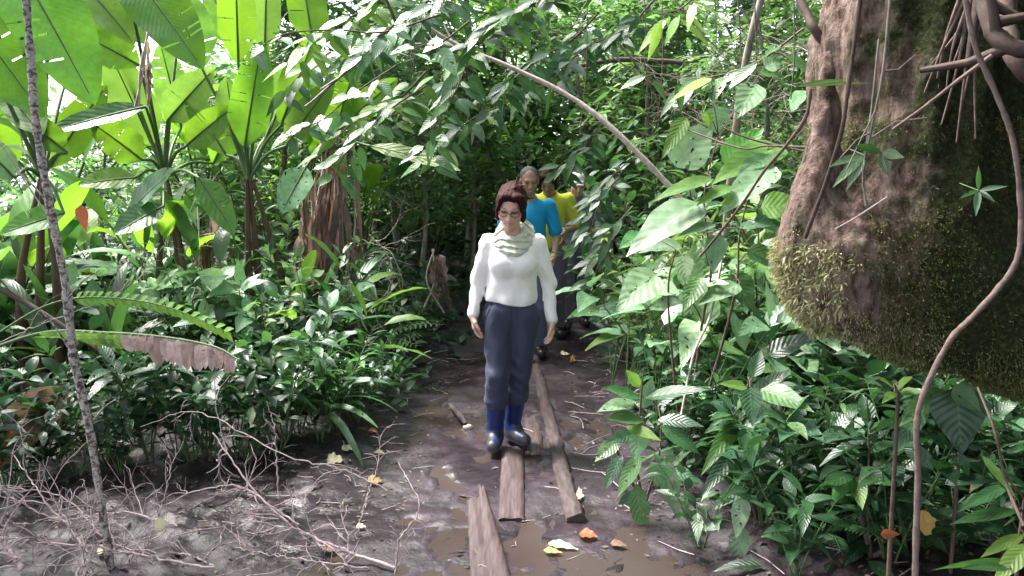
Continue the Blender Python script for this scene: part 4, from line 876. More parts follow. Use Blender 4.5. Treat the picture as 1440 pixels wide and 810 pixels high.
pxshrub('shrub with large pale glossy leaves beside the trail, right of the walkers', (965, 560), 4.2, [[(985, 470, 4.1), (1000, 380, 4.0), (990, 280, 4.0), (1010, 190, 4.0)], [(1030, 430, 4.1), (1040, 330, 4.1), (1060, 250, 4.1)], [(940, 430, 4.1), (950, 350, 4.0)]], [
    ((925, 385), (866, 438), 62, 3.8, 3.7, PA, .6), ((985, 285), (880, 362), 78, 3.9, 3.7, PA, .35), ((1100, 205), (1000, 260), 70, 4.2, 4.0, BR, .4), ((950, 235), (1003, 170), 66, 4.0, 4.0, PA, .8), ((1004, 150), (1010, 190), 40, 4.0, 4.0, PA, .8), ((1065, 118), (1035, 168), 44, 3.9, 3.8, PA, .7),
    ((965, 165), (930, 225), 26, 4.0, 3.9, BR, .7), ((995, 158), (998, 178), 20, 3.9, 3.9, BR, .8), ((1000, 250), (915, 285), 34, 3.9, 3.8, BR, .35), ((1090, 235), (1010, 305), 58, 4.0, 3.8, PA, .4), ((1085, 218), (1035, 250), 44, 4.1, 4.0, MI, .3), ((1010, 330), (1002, 385), 34, 3.8, 3.75, PA, .7), ((1005, 315), (950, 335), 28, 3.8, 3.7, PA, .3),
    ((1030, 262), (978, 290), 30, 3.9, 3.8, BR, .3), ((1060, 310), (1120, 330), 40, 4.1, 4.1, MI, .4), ((1070, 290), (1140, 295), 50, 4.2, 4.1, BR, .6), ((1040, 400), (980, 430), 40, 4.0, 3.9, PA, .4), ((985, 390), (960, 440), 34, 4.0, 3.9, MI, .5), ((1040, 320), (1085, 318), 26, 3.9, 3.9, PA, .3), ((1050, 350), (1115, 385), 44, 4.1, 4.0, MI, .4), ((960, 360), (965, 400), 30, 3.9, 3.8, PA, .5), ((1075, 95), (1100, 85), 30, 4.1, 4.1, PA, .6), ((1000, 110), (940, 145), 24, 4.2, 4.1, BR, .3), ((945, 150), (980, 120), 26, 4.4, 4.4, MI, .5), ((905, 330), (870, 350), 34, 4.1, 4.0, MI, .5), ((1020, 230), (1075, 180), 50, 4.5, 4.5, BR, .6), ((1110, 150), (1140, 130), 40, 4.3, 4.2, MI, .5), ((1030, 385), (1060, 440), 44, 4.2, 4.1, MI, .5)], PA)
pxshrub('bushy shrub with long drooping leaves at the right edge of the mud, nearest the woman', (905, 745), 3.9, [[(895, 650, 3.85), (900, 580, 3.8), (905, 520, 3.75)], [(925, 650, 3.8), (930, 600, 3.8)], [(870, 640, 3.85), (860, 600, 3.8)]], [
    ((895, 565), (838, 580), 26, 3.8, 3.6, PA), ((900, 560), (845, 545), 24, 3.8, 3.7, MI), ((905, 590), (850, 590), 30, 3.75, 3.6, MI), ((905, 600), (890, 650), 28, 3.7, 3.6, PA, .8), ((905, 575), (918, 530), 22, 3.8, 3.8, PA, .7), ((905, 560), (998, 548), 26, 3.8, 3.6, MI), ((925, 590), (990, 600), 26, 3.8, 3.7, DK), ((900, 545), (880, 520), 18, 3.8, 3.8, BR, .6), ((930, 600), (985, 640), 28, 3.7, 3.6, MI),
    ((900, 640), (868, 700), 24, 3.7, 3.6, MI, .6), ((915, 650), (935, 690), 26, 3.7, 3.6, MI, .7), ((930, 640), (955, 735), 30, 3.7, 3.6, PA, .8), ((870, 620), (836, 650), 26, 3.8, 3.7, MI), ((875, 640), (850, 690), 22, 3.8, 3.7, DK), ((895, 680), (905, 760), 30, 3.7, 3.65, MI, .8), ((895, 610), (850, 625), 24, 3.8, 3.7, DK), ((925, 570), (960, 540), 22, 3.9, 3.9, DK), ((880, 600), (930, 620), 22, 3.7, 3.6, BR, .4), ((935, 660), (990, 680), 26, 3.9, 3.8, DK), ((890, 690), (870, 740), 24, 3.9, 3.85, DK, .7)], MI, prof='lance')
pxshrub('taller shrub with wide toothed leaves right of the bushy one, middle of the lower right', (1060, 860), 3.5, [[(1062, 700, 3.5), (1055, 600, 3.45), (1052, 530, 3.4)], [(1080, 640, 3.5), (1100, 590, 3.5)], [(1040, 650, 3.45), (1020, 600, 3.4)]], [
    ((1055, 545), (1058, 600), 34, 3.3, 3.2, MI, .8), ((1070, 548), (1145, 580), 46, 3.4, 3.2, MI, .45), ((1050, 600), (1058, 658), 34, 3.3, 3.2, MI, .8), ((1040, 590), (985, 670), 30, 3.4, 3.2, BR, .7), ((1050, 545), (1010, 540), 22, 3.4, 3.35, BR), ((1045, 580), (990, 610), 30, 3.5, 3.4, MI), ((1060, 590), (1125, 620), 34, 3.4, 3.3, MI), ((1060, 530), (1070, 490), 26, 3.5, 3.6, DK, .5), ((1050, 680), (1000, 720), 30, 3.5, 3.4, DK), ((1050, 640), (1110, 670), 30, 3.5, 3.4, DK),
    ((1045, 700), (1035, 760), 30, 3.3, 3.25, PA, .8), ((1045, 740), (1030, 810), 34, 3.3, 3.25, PA, .8), ((1060, 560), (1110, 520), 34, 3.7, 3.7, DK), ((1070, 620), (1090, 690), 30, 3.5, 3.4, MI, .6), ((1030, 640), (985, 700), 28, 3.6, 3.5, DK, .6), ((1080, 500), (1150, 470), 40, 3.9, 3.9, DK, .4), ((1080, 480), (1060, 430), 40, 4.0, 4.0, DK, .5)], MI)
pxshrub('upright plant with a star of pointed leaves, lower right, left of the brown stem', (1222, 860), 3.1, [[(1221, 740, 3.1), (1222, 640, 3.1), (1219, 560, 3.1)], [(1205, 700, 3.05), (1200, 670, 3.0)]], [
    ((1219, 600), (1220, 570), 11, 3.1, 3.1), ((1219, 605), (1192, 590), 14, 3.1, 3.0), ((1220, 605), (1248, 592), 14, 3.1, 3.0), ((1200, 665), (1152, 690), 26, 3.0, 2.85, MI), ((1202, 668), (1213, 718), 26, 3.0, 2.85, BR, .6), ((1210, 664), (1258, 684), 28, 3.0, 2.9, MI), ((1198, 668), (1168, 712), 24, 3.0, 2.85, MI, .6), ((1220, 640), (1172, 630), 20, 3.1, 3.0), ((1222, 635), (1262, 622), 20, 3.1, 3.0), ((1222, 740), (1270, 770), 24, 3.1, 3.0), ((1222, 760), (1180, 800), 24, 3.1, 3.0, DK), ((1222, 700), (1262, 730), 26, 3.1, 3.0, DK), ((1222, 790), (1262, 820), 24, 3.0, 2.9, MI), ((1222, 620), (1180, 610), 18, 3.15, 3.1, DK), ((1222, 680), (1280, 660), 26, 3.2, 3.2, DK)], MI, prof='lance')
pxshrub('plant with long smooth strap leaves in the bottom right corner', (1440, 880), 2.3, [[(1430, 800, 2.3), (1440, 700, 2.35)]], [
    ((1420, 682), (1344, 722), 20, 2.3, 2.2, MI, .6), ((1432, 718), (1335, 738), 22, 2.25, 2.2, MI, .5), ((1440, 752), (1378, 785), 20, 2.2, 2.15, BR, .5), ((1450, 765), (1395, 822), 30, 2.15, 2.1, BR, .6), ((1440, 790), (1310, 802), 14, 2.2, 2.1, BR, .5), ((1420, 800), (1350, 800), 20, 2.1, 2.0, MI, .5), ((1380, 640), (1432, 705), 12, 2.35, 2.25, BR, .7), ((1460, 700), (1400, 660), 20, 2.5, 2.4, DK, .5)], MI, prof='lance')
pxshrub('dark plant with a wide hole-eaten leaf hanging under the mossy elbow', (1345, 700), 3.0, [[(1350, 620, 3.0), (1350, 560, 2.95)]], [((1345, 545), (1352, 640), 80, 2.9, 2.85, DK, .8), ((1330, 548), (1265, 600), 44, 3.0, 2.9, MI, .4), ((1360, 545), (1425, 555), 34, 2.9, 2.8, PA, .3), ((1340, 545), (1380, 580), 50, 2.85, 2.8, PA, .4), ((1300, 560), (1262, 640), 36, 3.0, 2.95, DK, .6)], DK)
pxshrub('little bright sprig growing just below the underside of the mossy elbow', (1265, 600), 2.7, [[(1262, 570, 2.6), (1258, 545, 2.4)]], [((1256, 545), (1230, 530), 20, 2.35, 2.3), ((1262, 545), (1284, 530), 22, 2.35, 2.3), ((1266, 552), (1302, 552), 18, 2.35, 2.3), ((1258, 552), (1240, 568), 16, 2.35, 2.3)], BR)
def epiphyte(label, c, Y, leaves, mat):
    b = P(c[0], c[1], Y); r = thing('trunk_seedling', label, 'seedling', b); m = MB(); ms = MB()
    for t_, w_ in leaves: pleaf(m, c, t_, Y, Y-.05, w_, 'lance', .1, .7, 6, 2); ms.tube([np.zeros(3), (P(t_[0], t_[1], Y)-b)*.12], .0015, 4)
    m2 = MB(); m2.V = [v-b for v in m.V]; m2.F = m.F; m2.U = m.U; m2.R = m.R; m2.n = m.n; m2.build('foliage', mat, r)
    ms.tube(np.array([(0, .1, .02), (0, 0, 0)]), .002, 4); ms.build('stem', 'stem_green', r)
epiphyte('small pale and green two-leaved seedling in the middle of the mossy trunk', (1240, 215), 2.25, [((1272, 222), 16), ((1250, 248), 18), ((1200, 205), 14)], MI)
epiphyte('grey-leaved seedling on the lit side of the trunk beside the hanging rootlets', (1215, 218), 2.3, [((1170, 265), 14), ((1190, 268), 16), ((1165, 235), 12), ((1232, 190), 12)], PA)
epiphyte('small bright seedling with thin pointed leaves on the dark side of the trunk', (1376, 268), 2.3, [((1418, 262), 8), ((1372, 305), 10), ((1348, 280), 7), ((1376, 232), 7), ((1400, 285), 7)], MI)
epiphyte('arched strap leaf sprouting from the upper left of the mossy trunk', (1120, 122), 2.35, [((1190, 112), 7), ((1225, 118), 6)], BR)
# hanging branch of round glossy leaves over the left centre
def hang_branch(label, pts, n, L, W, mat, prof='heart', name='overhanging_branch', face=.6, dn=.5, r0=.006):
    w_ = [P(*p) for p in pts]; c_ = curve(w_, 24); b = w_[0]; r = thing(name, label, 'branch', b); ms = MB(); ml = MB(); ms.tube(c_-b, np.linspace(r0, r0*.4, 24), 5)
    for k in range(n):
        i = int(3+20*(k+.5)/n); q = c_[i]; s_ = 1 if k % 2 else -1; d = nrmz(np.array((s_*.7+rng.normal()*.3, -.3+rng.normal()*.3, -dn+rng.normal()*.3))); e = q+d*L*.3
        ms.tube(np.array([q, e])-b, .0015, 4); nn = nrmz(np.array((rng.normal()*.4, -face, 1-face+.3)))
        ml.leaves([e-b], [d], [nn-d*(nn@d)], L*(.7+.5*rng.random()), W*(.8+.4*rng.random()), .2, prof, 6, .12, rng.random(), 2, wav=.02)
    ms.build('stem', 'stem_brown', r); ml.build('foliage', mat, r); return r
hang_branch('slender branch of round white-shining leaves over the upright fan plant', [(620, 20, 4.4), (540, 45, 4.4), (470, 42, 4.35), (400, 48, 4.3), (350, 75, 4.3)], 12, .09, .065, PA)
hang_branch('branch tip with two big oval silvery leaves above the trail', [(660, 30, 4.0), (620, 60, 4.0), (590, 65, 3.95), (565, 82, 3.9)], 4, .13, .085, PA, face=.75)
hang_branch('branch with hanging round leaves at the left of the dry brown plant', [(560, 90, 5.0), (500, 130, 5.0), (450, 170, 4.9), (400, 190, 4.9)], 16, .13, .08, MI)
hang_branch('drooping branch with silvery narrow leaves over the dry brown plant', [(600, 120, 5.0), (540, 160, 5.0), (490, 210, 4.9), (470, 250, 4.9)], 18, .16, .06, MI, 'lance')
hang_branch('leafy branch drooping over the middle of the trail, left of the man in teal', [(660, 80, 5.6), (640, 130, 5.6), (610, 180, 5.6), (600, 240, 5.6)], 22, .18, .08, MI, 'ovate')
hang_branch('leafy branch reaching from the top right over the white backlit leaves', [(1130, 40, 4.2), (1060, 90, 4.2), (980, 110, 4.3), (900, 100, 4.4)], 16, .17, .06, MI, 'lance')
hang_branch('lime green drooping leaves at the top right of the centre', [(990, -20, 4.6), (960, 10, 4.6), (930, 20, 4.6)], 7, .2, .06, BR, 'lance')
for i, (x, y, Y) in enumerate(((560, 20, 6), (480, 60, 6.2), (700, 30, 6.4), (780, 60, 6.6), (620, 110, 6.6), (540, 140, 6.4), (860, 40, 6.4), (700, 140, 7.2), (500, 10, 5.6), (600, 0, 5.2), (740, 0, 5.4))):
    hang_branch('leafy canopy branch '+('at the top, left of the dark fork', 'behind the white round leaves', 'at the top centre', 'over the diagonal pole', 'under the fork of the pole', 'above the dry brown plant', 'right of the top centre', 'over the head of the man in teal', 'touching the top edge, over the dry brown plant', 'at the very top left of centre', 'at the very top of the centre')[i], [(x+60, y-40, Y), (x+20, y, Y), (x-40, y+30, Y), (x-90, y+80, Y)], 34, .19, .08, (MI, 'leaf_forest', BR)[i % 3], ('ovate', 'lance')[i % 2], r0=.01)
hang_branch('leafy branch hanging in front of the yellow-shirted hiker', [(850, 170, 6.3), (825, 200, 6.3), (800, 225, 6.3), (785, 245, 6.3)], 26, .15, .06, MI, 'lance')
hang_branch('leafy branch hanging in front of the hiker in slate', [(880, 230, 6.0), (850, 260, 6.0), (830, 300, 6.0), (818, 350, 6.0)], 26, .14, .055, MI, 'lance')
hang_branch('drooping leafy twig before the slate shirt of the last hiker', [(870, 250, 5.6), (848, 275, 5.6), (835, 310, 5.6), (828, 340, 5.6)], 26, .13, .05, DK, 'lance')
hang_branch('low drooping branch over the right side of the trail', [(890, 290, 5.4), (865, 320, 5.4), (845, 360, 5.4), (835, 400, 5.4)], 28, .15, .055, MI, 'lance')
# bamboo-like plant with pale yellow leaves
for i, (x, y, Y, h, rz) in enumerate(((880, 500, 5.2, 1.45, 0), (925, 520, 4.9, 1.6, 1), (862, 465, 6.0, 1.35, 2))):
    b = P(x, y, Y); b[2] = gh(b[0], b[1])
    r = thing('bamboo_plant', ('bamboo-like plant with pale yellow drooping leaves, nearest the trail at the right', 'taller bamboo-like plant with yellow drooping leaves in front of the large pale shrub', 'small yellowish bamboo-like plant beside the last hikers')[i], 'bamboo', b); ms, ml = MB(), MB()
    for k in range(7):
        p = stem_path((0, 0, 0), .9+rng.normal()*.6, 1.5-.2*rng.random(), h*(.75+.35*rng.random()), .6, 12); ms.tube(p, np.linspace(.005, .0015, 12), 5); leafy(ms, ml, p, .13, .022, 12, .5, 'lance', .6, .75, 5, 1, 0, .05)
    ms.build('stem', 'stem_green', r); ml.build('foliage', 'leaf_bamboo', r)

# ---- prototypes and thickets
random.seed(3)
def zone(proto_list, spots, label_fn, group):
    for k, (x, y, s_) in enumerate(spots): put(proto_list[k % len(proto_list)], x, y, sc=s_, label=label_fn(k % len(proto_list), k), group=group)
glossy = [shrub('x', 'shrub', (0, 0, 0), h=.75, ns=5, L=.19, W=.07, nl=8, mat=DK) for _ in range(2)]
light = [shrub('x', 'shrub', (0, 0, 0), h=.85, ns=5, L=.17, W=.06, nl=9, mat=MI) for _ in range(2)]
narrow = [shrub('x', 'shrub', (0, 0, 0), h=.9, ns=6, L=.24, W=.045, nl=9, mat=MI, name='narrow_leaved_shrub')]
round_ = [shrub('x', 'shrub', (0, 0, 0), h=.6, ns=6, L=.16, W=.10, nl=6, prof='ovate', mat=DK, name='round_leaved_shrub')]
big_ = [shrub('x', 'shrub', (0, 0, 0), h=.8, ns=4, L=.34, W=.15, nl=5, prof='ovate', mat=MI, name='broad_leaved_shrub', nseg=8, cross=2)]
palm = [fern('x', (0, 0, 0), .7, 8, MI, None, .24, 'palm_seedling', 'palm', .11, 1.3, 12)]
ferns = [fern('x', (0, 0, 0), .75, 10, MI)]
tall_ = [shrub('x', 'shrub', (0, 0, 0), h=1.7, ns=6, L=.2, W=.075, nl=16, mat=MI, name='tall_shrub', tilt=.35, stemr=.01, smat='stem_brown'), shrub('x', 'shrub', (0, 0, 0), h=1.9, ns=6, L=.17, W=.07, nl=20, mat='leaf_forest', prof='ovate', name='tall_shrub', tilt=.4, stemr=.01, smat='stem_brown')]
kinds = {'glossy': (glossy, 'low dark glossy-leaved shrub'), 'light': (light, 'low mid-green leafy shrub'), 'narrow': (narrow, 'shrub with long narrow leaves'), 'round': (round_, 'low shrub with rounded dark leaves'), 'big': (big_, 'shrub with very broad leaves'), 'palm': (palm, 'palm seedling with thin leaflets'), 'fern': (ferns, 'green fern'), 'tall': (tall_, 'tall leafy shrub')}
kinds['strap'] = ([shrub('x', 'shrub', (0, 0, 0), name='strap_leaved_plant', h=.35, ns=3, L=.62, W=.06, nl=2, prof='strap', mat=MI, whorl=5, droop=.45, nseg=9, cross=1, spread=.55, petiole=.05)], 'plant with long arching strap leaves')
kinds['juvenile'] = ([shrub('x', 'shrub', (0, 0, 0), name='young_heliconia', h=.6, ns=4, L=.55, W=.15, nl=1, prof='banana', mat=MI, whorl=2, droop=.35, nseg=10, cross=2, spread=.6, petiole=.3), shrub('x', 'shrub', (0, 0, 0), name='young_heliconia', h=.7, ns=4, L=.5, W=.13, nl=1, prof='banana', mat=BR, whorl=2, droop=.3, nseg=10, cross=2, spread=.6, petiole=.3)], 'young banana-like plant')
kinds['pale'] = ([shrub('x', 'shrub', (0, 0, 0), name='pale_leaved_shrub', h=.9, ns=4, L=.22, W=.11, nl=6, prof='ovate', mat=PA, nseg=7, cross=2)], 'shrub with pale shining leaves')
kinds['creeper'] = ([shrub('x', 'shrub', (0, 0, 0), name='small_leaved_shrub', h=.7, ns=9, L=.075, W=.035, nl=22, mat=DK, prof='ovate', nseg=3)], 'fine small-leaved shrub')
cnt = {k: 0 for k in kinds}
def scatter(kind, pts, where):
    pr_, nm = kinds[kind]
    for x, y, s_ in pts:
        o = put(pr_[cnt[kind] % len(pr_)], x, y, sc=s_, label=nm+' '+where, group=nm+'s '+where); cnt[kind] += 1
def rpts(n, x0, x1, y0, y1, s0=.8, s1=1.2, seed=0, cond=None):
    r_ = random.Random(seed); out = []
    while len(out) < n:
        x, y = r_.uniform(x0, x1), r_.uniform(y0, y1)
        if cond is None or cond(x, y): out.append((x, y, r_.uniform(s0, s1)))
    return out
def px_pts(lst): # (px, ground py, scale)
    return [(*GZ(a, b)[:2], s) for a, b, s in lst]
scatter('glossy', px_pts([(60, 655, .9), (210, 640, 1.0), (330, 625, .95), (420, 610, .9)]), 'along the front edge of the left thicket, behind the bare brush')
scatter('glossy', px_pts([(110, 668, .7), (170, 662, .6), (250, 640, .75), (300, 640, .7), (360, 632, .65), (450, 618, .6), (500, 596, .6), (10, 690, .8), (60, 680, .6)]), 'low at the front of the left thicket, over the mud')
scatter('light', px_pts([(130, 640, .85), (390, 630, .9), (470, 600, .9), (515, 585, .7)]), 'at the muddy front edge of the left thicket')
scatter('round', px_pts([(270, 650, 1.0), (20, 670, .8), (350, 650, .6)]), 'in the dark hollow of the left thicket')
scatter('palm', px_pts([(470, 570, .75), (515, 520, .8)]), 'at the left trail edge, below the dry brown plant')
scatter('strap', px_pts([(190, 620, .9), (440, 600, .8), (80, 650, .8), (545, 560, .6)]), 'at the front of the left thicket')
scatter('creeper', px_pts([(150, 650, 1.0), (290, 630, 1.1), (400, 618, 1.0), (505, 580, .9), (35, 680, 1.)]), 'at the front of the left thicket, over the mud')
leftc = lambda x, y: x < path_x(y)-path_w(y)-.45 and x/y > -.72
scatter('glossy', rpts(9, -4.2, -1.2, 5.5, 7.2, .9, 1.2, 1, leftc), 'deeper in the left thicket under the big blades')
scatter('light', rpts(9, -4.2, -1.0, 5.6, 7.4, .9, 1.25, 2, leftc), 'deeper in the left thicket among the stems')
scatter('narrow', rpts(7, -4.2, -1.1, 5.8, 7.5, .9, 1.2, 3, leftc), 'among the stems of the left thicket')
scatter('big', rpts(6, -4.5, -1.5, 6.0, 7.8, .8, 1.2, 4, leftc), 'in the shade of the left thicket')
scatter('fern', rpts(5, -4.0, -1.2, 5.6, 7, .8, 1.1, 5, leftc), 'in the left thicket')
scatter('tall', rpts(10, -5.5, -1.5, 7.4, 9.4, .8, 1.05, 6, leftc), 'behind the banana-like plants on the left')
scatter('tall', rpts(7, -3.8, -1.3, 5.5, 6.5, .42, .62, 51, leftc), 'standing out of the left thicket')
scatter('juvenile', rpts(9, -4.4, -1.2, 5.4, 7.4, .9, 1.6, 31, leftc), 'rising through the left thicket')
scatter('strap', rpts(6, -4.2, -1.2, 5.5, 7.4, 1.0, 1.7, 32, leftc), 'deeper in the left thicket')
scatter('pale', rpts(6, -3.8, -1.2, 5.4, 7.0, .8, 1.3, 33, leftc), 'in the left thicket')
scatter('light', px_pts([(585, 470, .8), (560, 500, .8), (600, 450, .7)]), 'by the bend of the trail left of the woman')
rightc = lambda x, y: x > path_x(y)+path_w(y)+.3 and x/y < .75
scatter('glossy', rpts(9, 1.0, 3.2, 3.0, 4.6, .7, 1.0, 11, rightc)+px_pts([(1120, 790, .7), (985, 770, .6)]), 'in the dark lower right under the mossy elbow')
scatter('light', rpts(7, .9, 3.2, 3.4, 5.0, .7, 1.0, 12, rightc), 'in the lower right thicket')
scatter('narrow', px_pts([(1130, 720, .75), (1010, 660, .7), (1350, 760, .6)]), 'in the lower right between the leafy shrubs')
scatter('round', rpts(6, .95, 2.6, 3.1, 4.6, .7, 1.0, 14, rightc), 'low in the lower right thicket')
scatter('fern', px_pts([(1150, 760, .55), (1130, 700, .6), (1300, 770, .5)]), 'in the lower right, left of the long brown stem')
scatter('strap', rpts(5, 1.0, 3.0, 3.2, 4.8, .7, 1.2, 34, rightc), 'in the lower right thicket')
scatter('creeper', rpts(6, .95, 2.8, 3.1, 4.6, .8, 1.2, 35, rightc), 'in the lower right thicket')
scatter('juvenile', rpts(6, 1.3, 4.0, 4.4, 6.6, 1.0, 1.7, 36, rightc), 'right of the trail')
scatter('pale', rpts(8, .95, 2.6, 4.0, 6.2, 1.0, 1.7, 37, rightc), 'right of the trail')
scatter('tall', [(1.0, 5.0, .62), (1.35, 4.7, .72), (1.2, 5.6, .75), (1.7, 4.6, .7), (1.6, 5.3, .85), (.98, 6.2, .7)], 'at the right edge of the trail behind the drooping shrub')
scatter('pale', [(1.15, 4.6, 1.3), (1.3, 5.2, 1.5), (1.05, 5.5, 1.2)], 'close beside the trail on the right')
scatter('tall', rpts(9, 1.2, 4.6, 4.9, 7.2, .75, 1.1, 15, rightc), 'behind the large pale-leaved shrub on the right')
scatter('tall', rpts(7, 1.0, 3.4, 6.8, 8.8, .9, 1.2, 16, rightc), 'on the right bank beyond the last hikers')
scatter('light', rpts(6, .75, 1.5, 5.0, 7.4, .6, .9, 17, lambda x, y: x > path_x(y)+path_w(y)+.12), 'on the right bank beside the hikers')
scatter('glossy', rpts(5, -1.5, -.9, 7.0, 9, .6, .9, 18, lambda x, y: x < path_x(y)-path_w(y)-.1), 'on the left bank behind the woman')
scatter('tall', rpts(12, -2.5, 2.5, 9.6, 12.0, 1.0, 1.5, 19), 'closing off the trail at the back')
# background banana-like plants
hproto = [heli('x'), heli('x')]
for i, (x, y, s_, lb) in enumerate(((-4.6, 8.2, 1.25, 'banana-like plant far left behind the corner blades'), (-3.4, 8.6, 1.2, 'banana-like plant behind the mottled thin stem'), (-2.3, 8.4, 1.15, 'banana-like plant behind the upright fan-shaped one'), (-5.6, 7.0, 1.2, 'banana-like plant cut by the left edge of the photo'), (-3.1, 7.0, .75, 'short banana-like plant low between the mottled stem and the fan'), (-1.7, 8.8, .8, 'small banana-like plant behind the dry brown one'), (-3.9, 6.2, .7, 'short bright banana-like plant low at the left'))):
    z = gh(x, y)-.02
    if i < 2:
        p_ = hproto[i]; p_.location = (x, y, z); p_.scale = (s_,)*3; p_['label'] = lb
    else: p_ = dup3(hproto[i % 2], (x, y, z), i*1.3, s_, lb)
    p_['group'] = 'banana-like plants in the back of the left thicket'
# forest trees
tp = [tree('x', (0, 0, 0), 4.2, .05, 1.3, 60, 30), tree('x', (0, 0, 0), 4.6, .06, 1.4, 60, 30, mat=MI, prof='ovate', L=.17, W=.075), tree('x', (0, 0, 0), 3.8, .04, 1.2, 55, 30, L=.2, W=.06, mat='leaf_forest'), tree('x', (0, 0, 0), 5.2, .07, 1.5, 70, 28, L=.16, W=.07, mat=BR)]
tl = ['small forest tree with narrow leaves', 'small forest tree with oval mid-green leaves', 'low forest tree with long leaves', 'taller forest tree with yellow-green leaves']
tn = 0
def trees(lst, where):
    global tn
    for (x, y, s_, k) in lst:
        put(tp[k], x, y, sc=s_, label=tl[k]+' '+where, group='trees '+where, tilt=(random.uniform(-.06, .06), random.uniform(-.06, .06))); tn += 1
trees([(-6.8, 9.5, .6, 0), (-5.2, 10.3, .52, 1), (-3.9, 10.0, .6, 2), (-2.7, 9.8, .7, 3), (-7.6, 11.5, .6, 2)], 'behind the banana-like plants')
trees([(-1.9, 8.6, .85, 1), (-1.4, 10.2, 1.0, 0), (-.6, 11.0, 1.0, 3), (-2.0, 11.6, .95, 2), (-.1, 12.5, 1.0, 1), (-.5, 9.9, .8, 2), (-1.1, 9.3, .75, 0)], 'at the back of the trail, left of centre')
trees([(.9, 10.4, 1.0, 0), (1.4, 9.0, .9, 2), (2.1, 10.5, .95, 1), (.5, 12.8, 1.05, 3), (1.7, 12.0, 1.0, 2), (1.25, 9.8, .8, 0)], 'at the back of the trail, right of centre')
trees([(2.3, 7.4, .8, 0), (3.2, 8.6, .85, 2), (3.0, 6.3, .7, 1), (4.2, 7.5, .85, 0), (4.4, 9.6, .95, 3), (5.6, 8.4, .95, 1), (3.4, 10.6, .95, 2)], 'right of the trail, behind the fallen pole')
trees([(6.0, 5.5, .9, 1), (4.6, 5.2, .75, 0), (5.2, 6.6, .9, 2)], 'in the shade behind the mossy tree')
# far forest, one mass of leaves beyond the trees
m = MB(); O = []; r_ = rng
N = 52000
x = r_.uniform(-15, 15, N); y = r_.uniform(12.2, 19, N); top = 3.5-.9*(x > 1.2)+1.2*np.sin(x*.9)+.9*np.sin(x*2.3+1)+(y-12)*.3-2.6*(x < -2.6); z = .45+top*r_.random(N)**1.25
keep = fnoise(np.stack([x, y, z], 1), 2.1, 77) > -.8
O = np.stack([x, y, z], 1)[keep]; N = len(O); D = r_.normal(size=(N, 3)); D[:, 2] = D[:, 2]*.4-.15
m.leaves(O, D, np.array((0, 0, 1.))+r_.normal(size=(N, 3))*.5, .3*(.6+.8*r_.random(N)), .13*(.6+.8*r_.random(N)), .2, 'ovate', 2, .2, r_.random(N), 1)
N = 15000; O = np.stack([r_.uniform(-5, 5, N), r_.uniform(12, 14, N), .4+3.0*r_.random(N)], 1); D = r_.normal(size=(N, 3)); D[:, 2] = D[:, 2]*.4-.15
m.leaves(O, D, np.array((0, 0, 1.))+r_.normal(size=(N, 3))*.5, .26*(.6+.8*r_.random(N)), .11*(.6+.8*r_.random(N)), .2, 'ovate', 2, .2, r_.random(N)*.6, 1)
tag(m.build('far_forest', 'leaf_forest'), 'dense mass of leaves of the forest beyond the nearest trees', kind='stuff')
# low ground cover filling the thickets
m = MB(); pts = []
while len(pts) < 9500:
    x = random.uniform(-7, 7); y = random.uniform(3.0, 13)
    dx = abs(x-path_x(y))-path_w(y)
    if abs(x/y) > .8: continue
    if x < path_x(y) and (dx < .12 or y < 4.3): continue
    if x > path_x(y) and dx < .22: continue
    if x < 0 and y < 5.35+(x+.85)*.36+.12*math.sin(x*4): continue
    pts.append((x, y, gh(x, y)+random.random()**1.6*.42*min(1, dx*2+.15)))
O = np.array(pts); N = len(O); D = rng.normal(size=(N, 3)); D[:, 2] = abs(D[:, 2])*.4
m.leaves(O, D, np.array((0, 0, 1.))+rng.normal(size=(N, 3))*.4, .15*(.6+.8*rng.random(N)), .06*(.6+.8*rng.random(N)), .3, 'lance', 4, .2, rng.random(N), 1)
tag(m.build('ground_cover', DK), 'low dark leafy ground cover under the thickets', kind='stuff')

# unseen leaves added overhead and around the viewer to block light from the thickets
N = 34000; x = rng.uniform(-11, 11, N); y = rng.uniform(-6, 11.5, N); z = 5.9+1.6*rng.random(N)+.12*abs(x)
def segd(ax, ay, bx, by):
    t = np.clip(((x-ax)*(bx-ax)+(y-ay)*(by-ay))/((bx-ax)**2+(by-ay)**2), 0, 1); return np.hypot(x-ax-t*(bx-ax), y-ay-t*(by-ay))
g = np.minimum(segd(-6.4, 8.6, -2.4, 5.6)-1.3, segd(-.3, -.5, -.2, 6.5)-1.35); nz_ = fnoise(np.stack([x, y, z*0], 1), 1.6, 91)  # gaps shaped to let sunlight reach the woman and the banana leaves
g2 = segd(-.5, 12.5, -.5, 9)-1.4
keep = (np.minimum(g, g2)+nz_*.5 > 0) & (nz_ < .85); O = np.stack([x, y, z], 1)[keep]
M_ = 5000; a = rng.uniform(0, 1, M_); wx = rng.uniform(-9, 9, M_); wy = -3.2-2*rng.random(M_); O2 = np.stack([wx, wy, 6*rng.random(M_)], 1)[(abs(wx+.5) > 1.6)]
O3 = np.stack([9+1.5*rng.random(3000), rng.uniform(-5, 10, 3000), 6*rng.random(3000)], 1); O4 = np.stack([-10.5-1.5*rng.random(2200), rng.uniform(-5, 10, 2200), 4*rng.random(2200)], 1)
O5 = np.stack([rng.uniform(.75, 6, 5000), rng.uniform(-1.5, 2.3, 5000), 3.2+1.2*rng.random(5000)], 1); O6 = np.stack([3.2+1.5*rng.random(4500), rng.uniform(-3, 3.2, 4500), .5+3.5*rng.random(4500)], 1)  # unseen low and right-hand leaves added to darken the trunk's right side
O = np.concatenate([O, O2, O3, O4, O5, O6]); N = len(O); D = rng.normal(size=(N, 3)); D[:, 2] *= .4; m = MB()
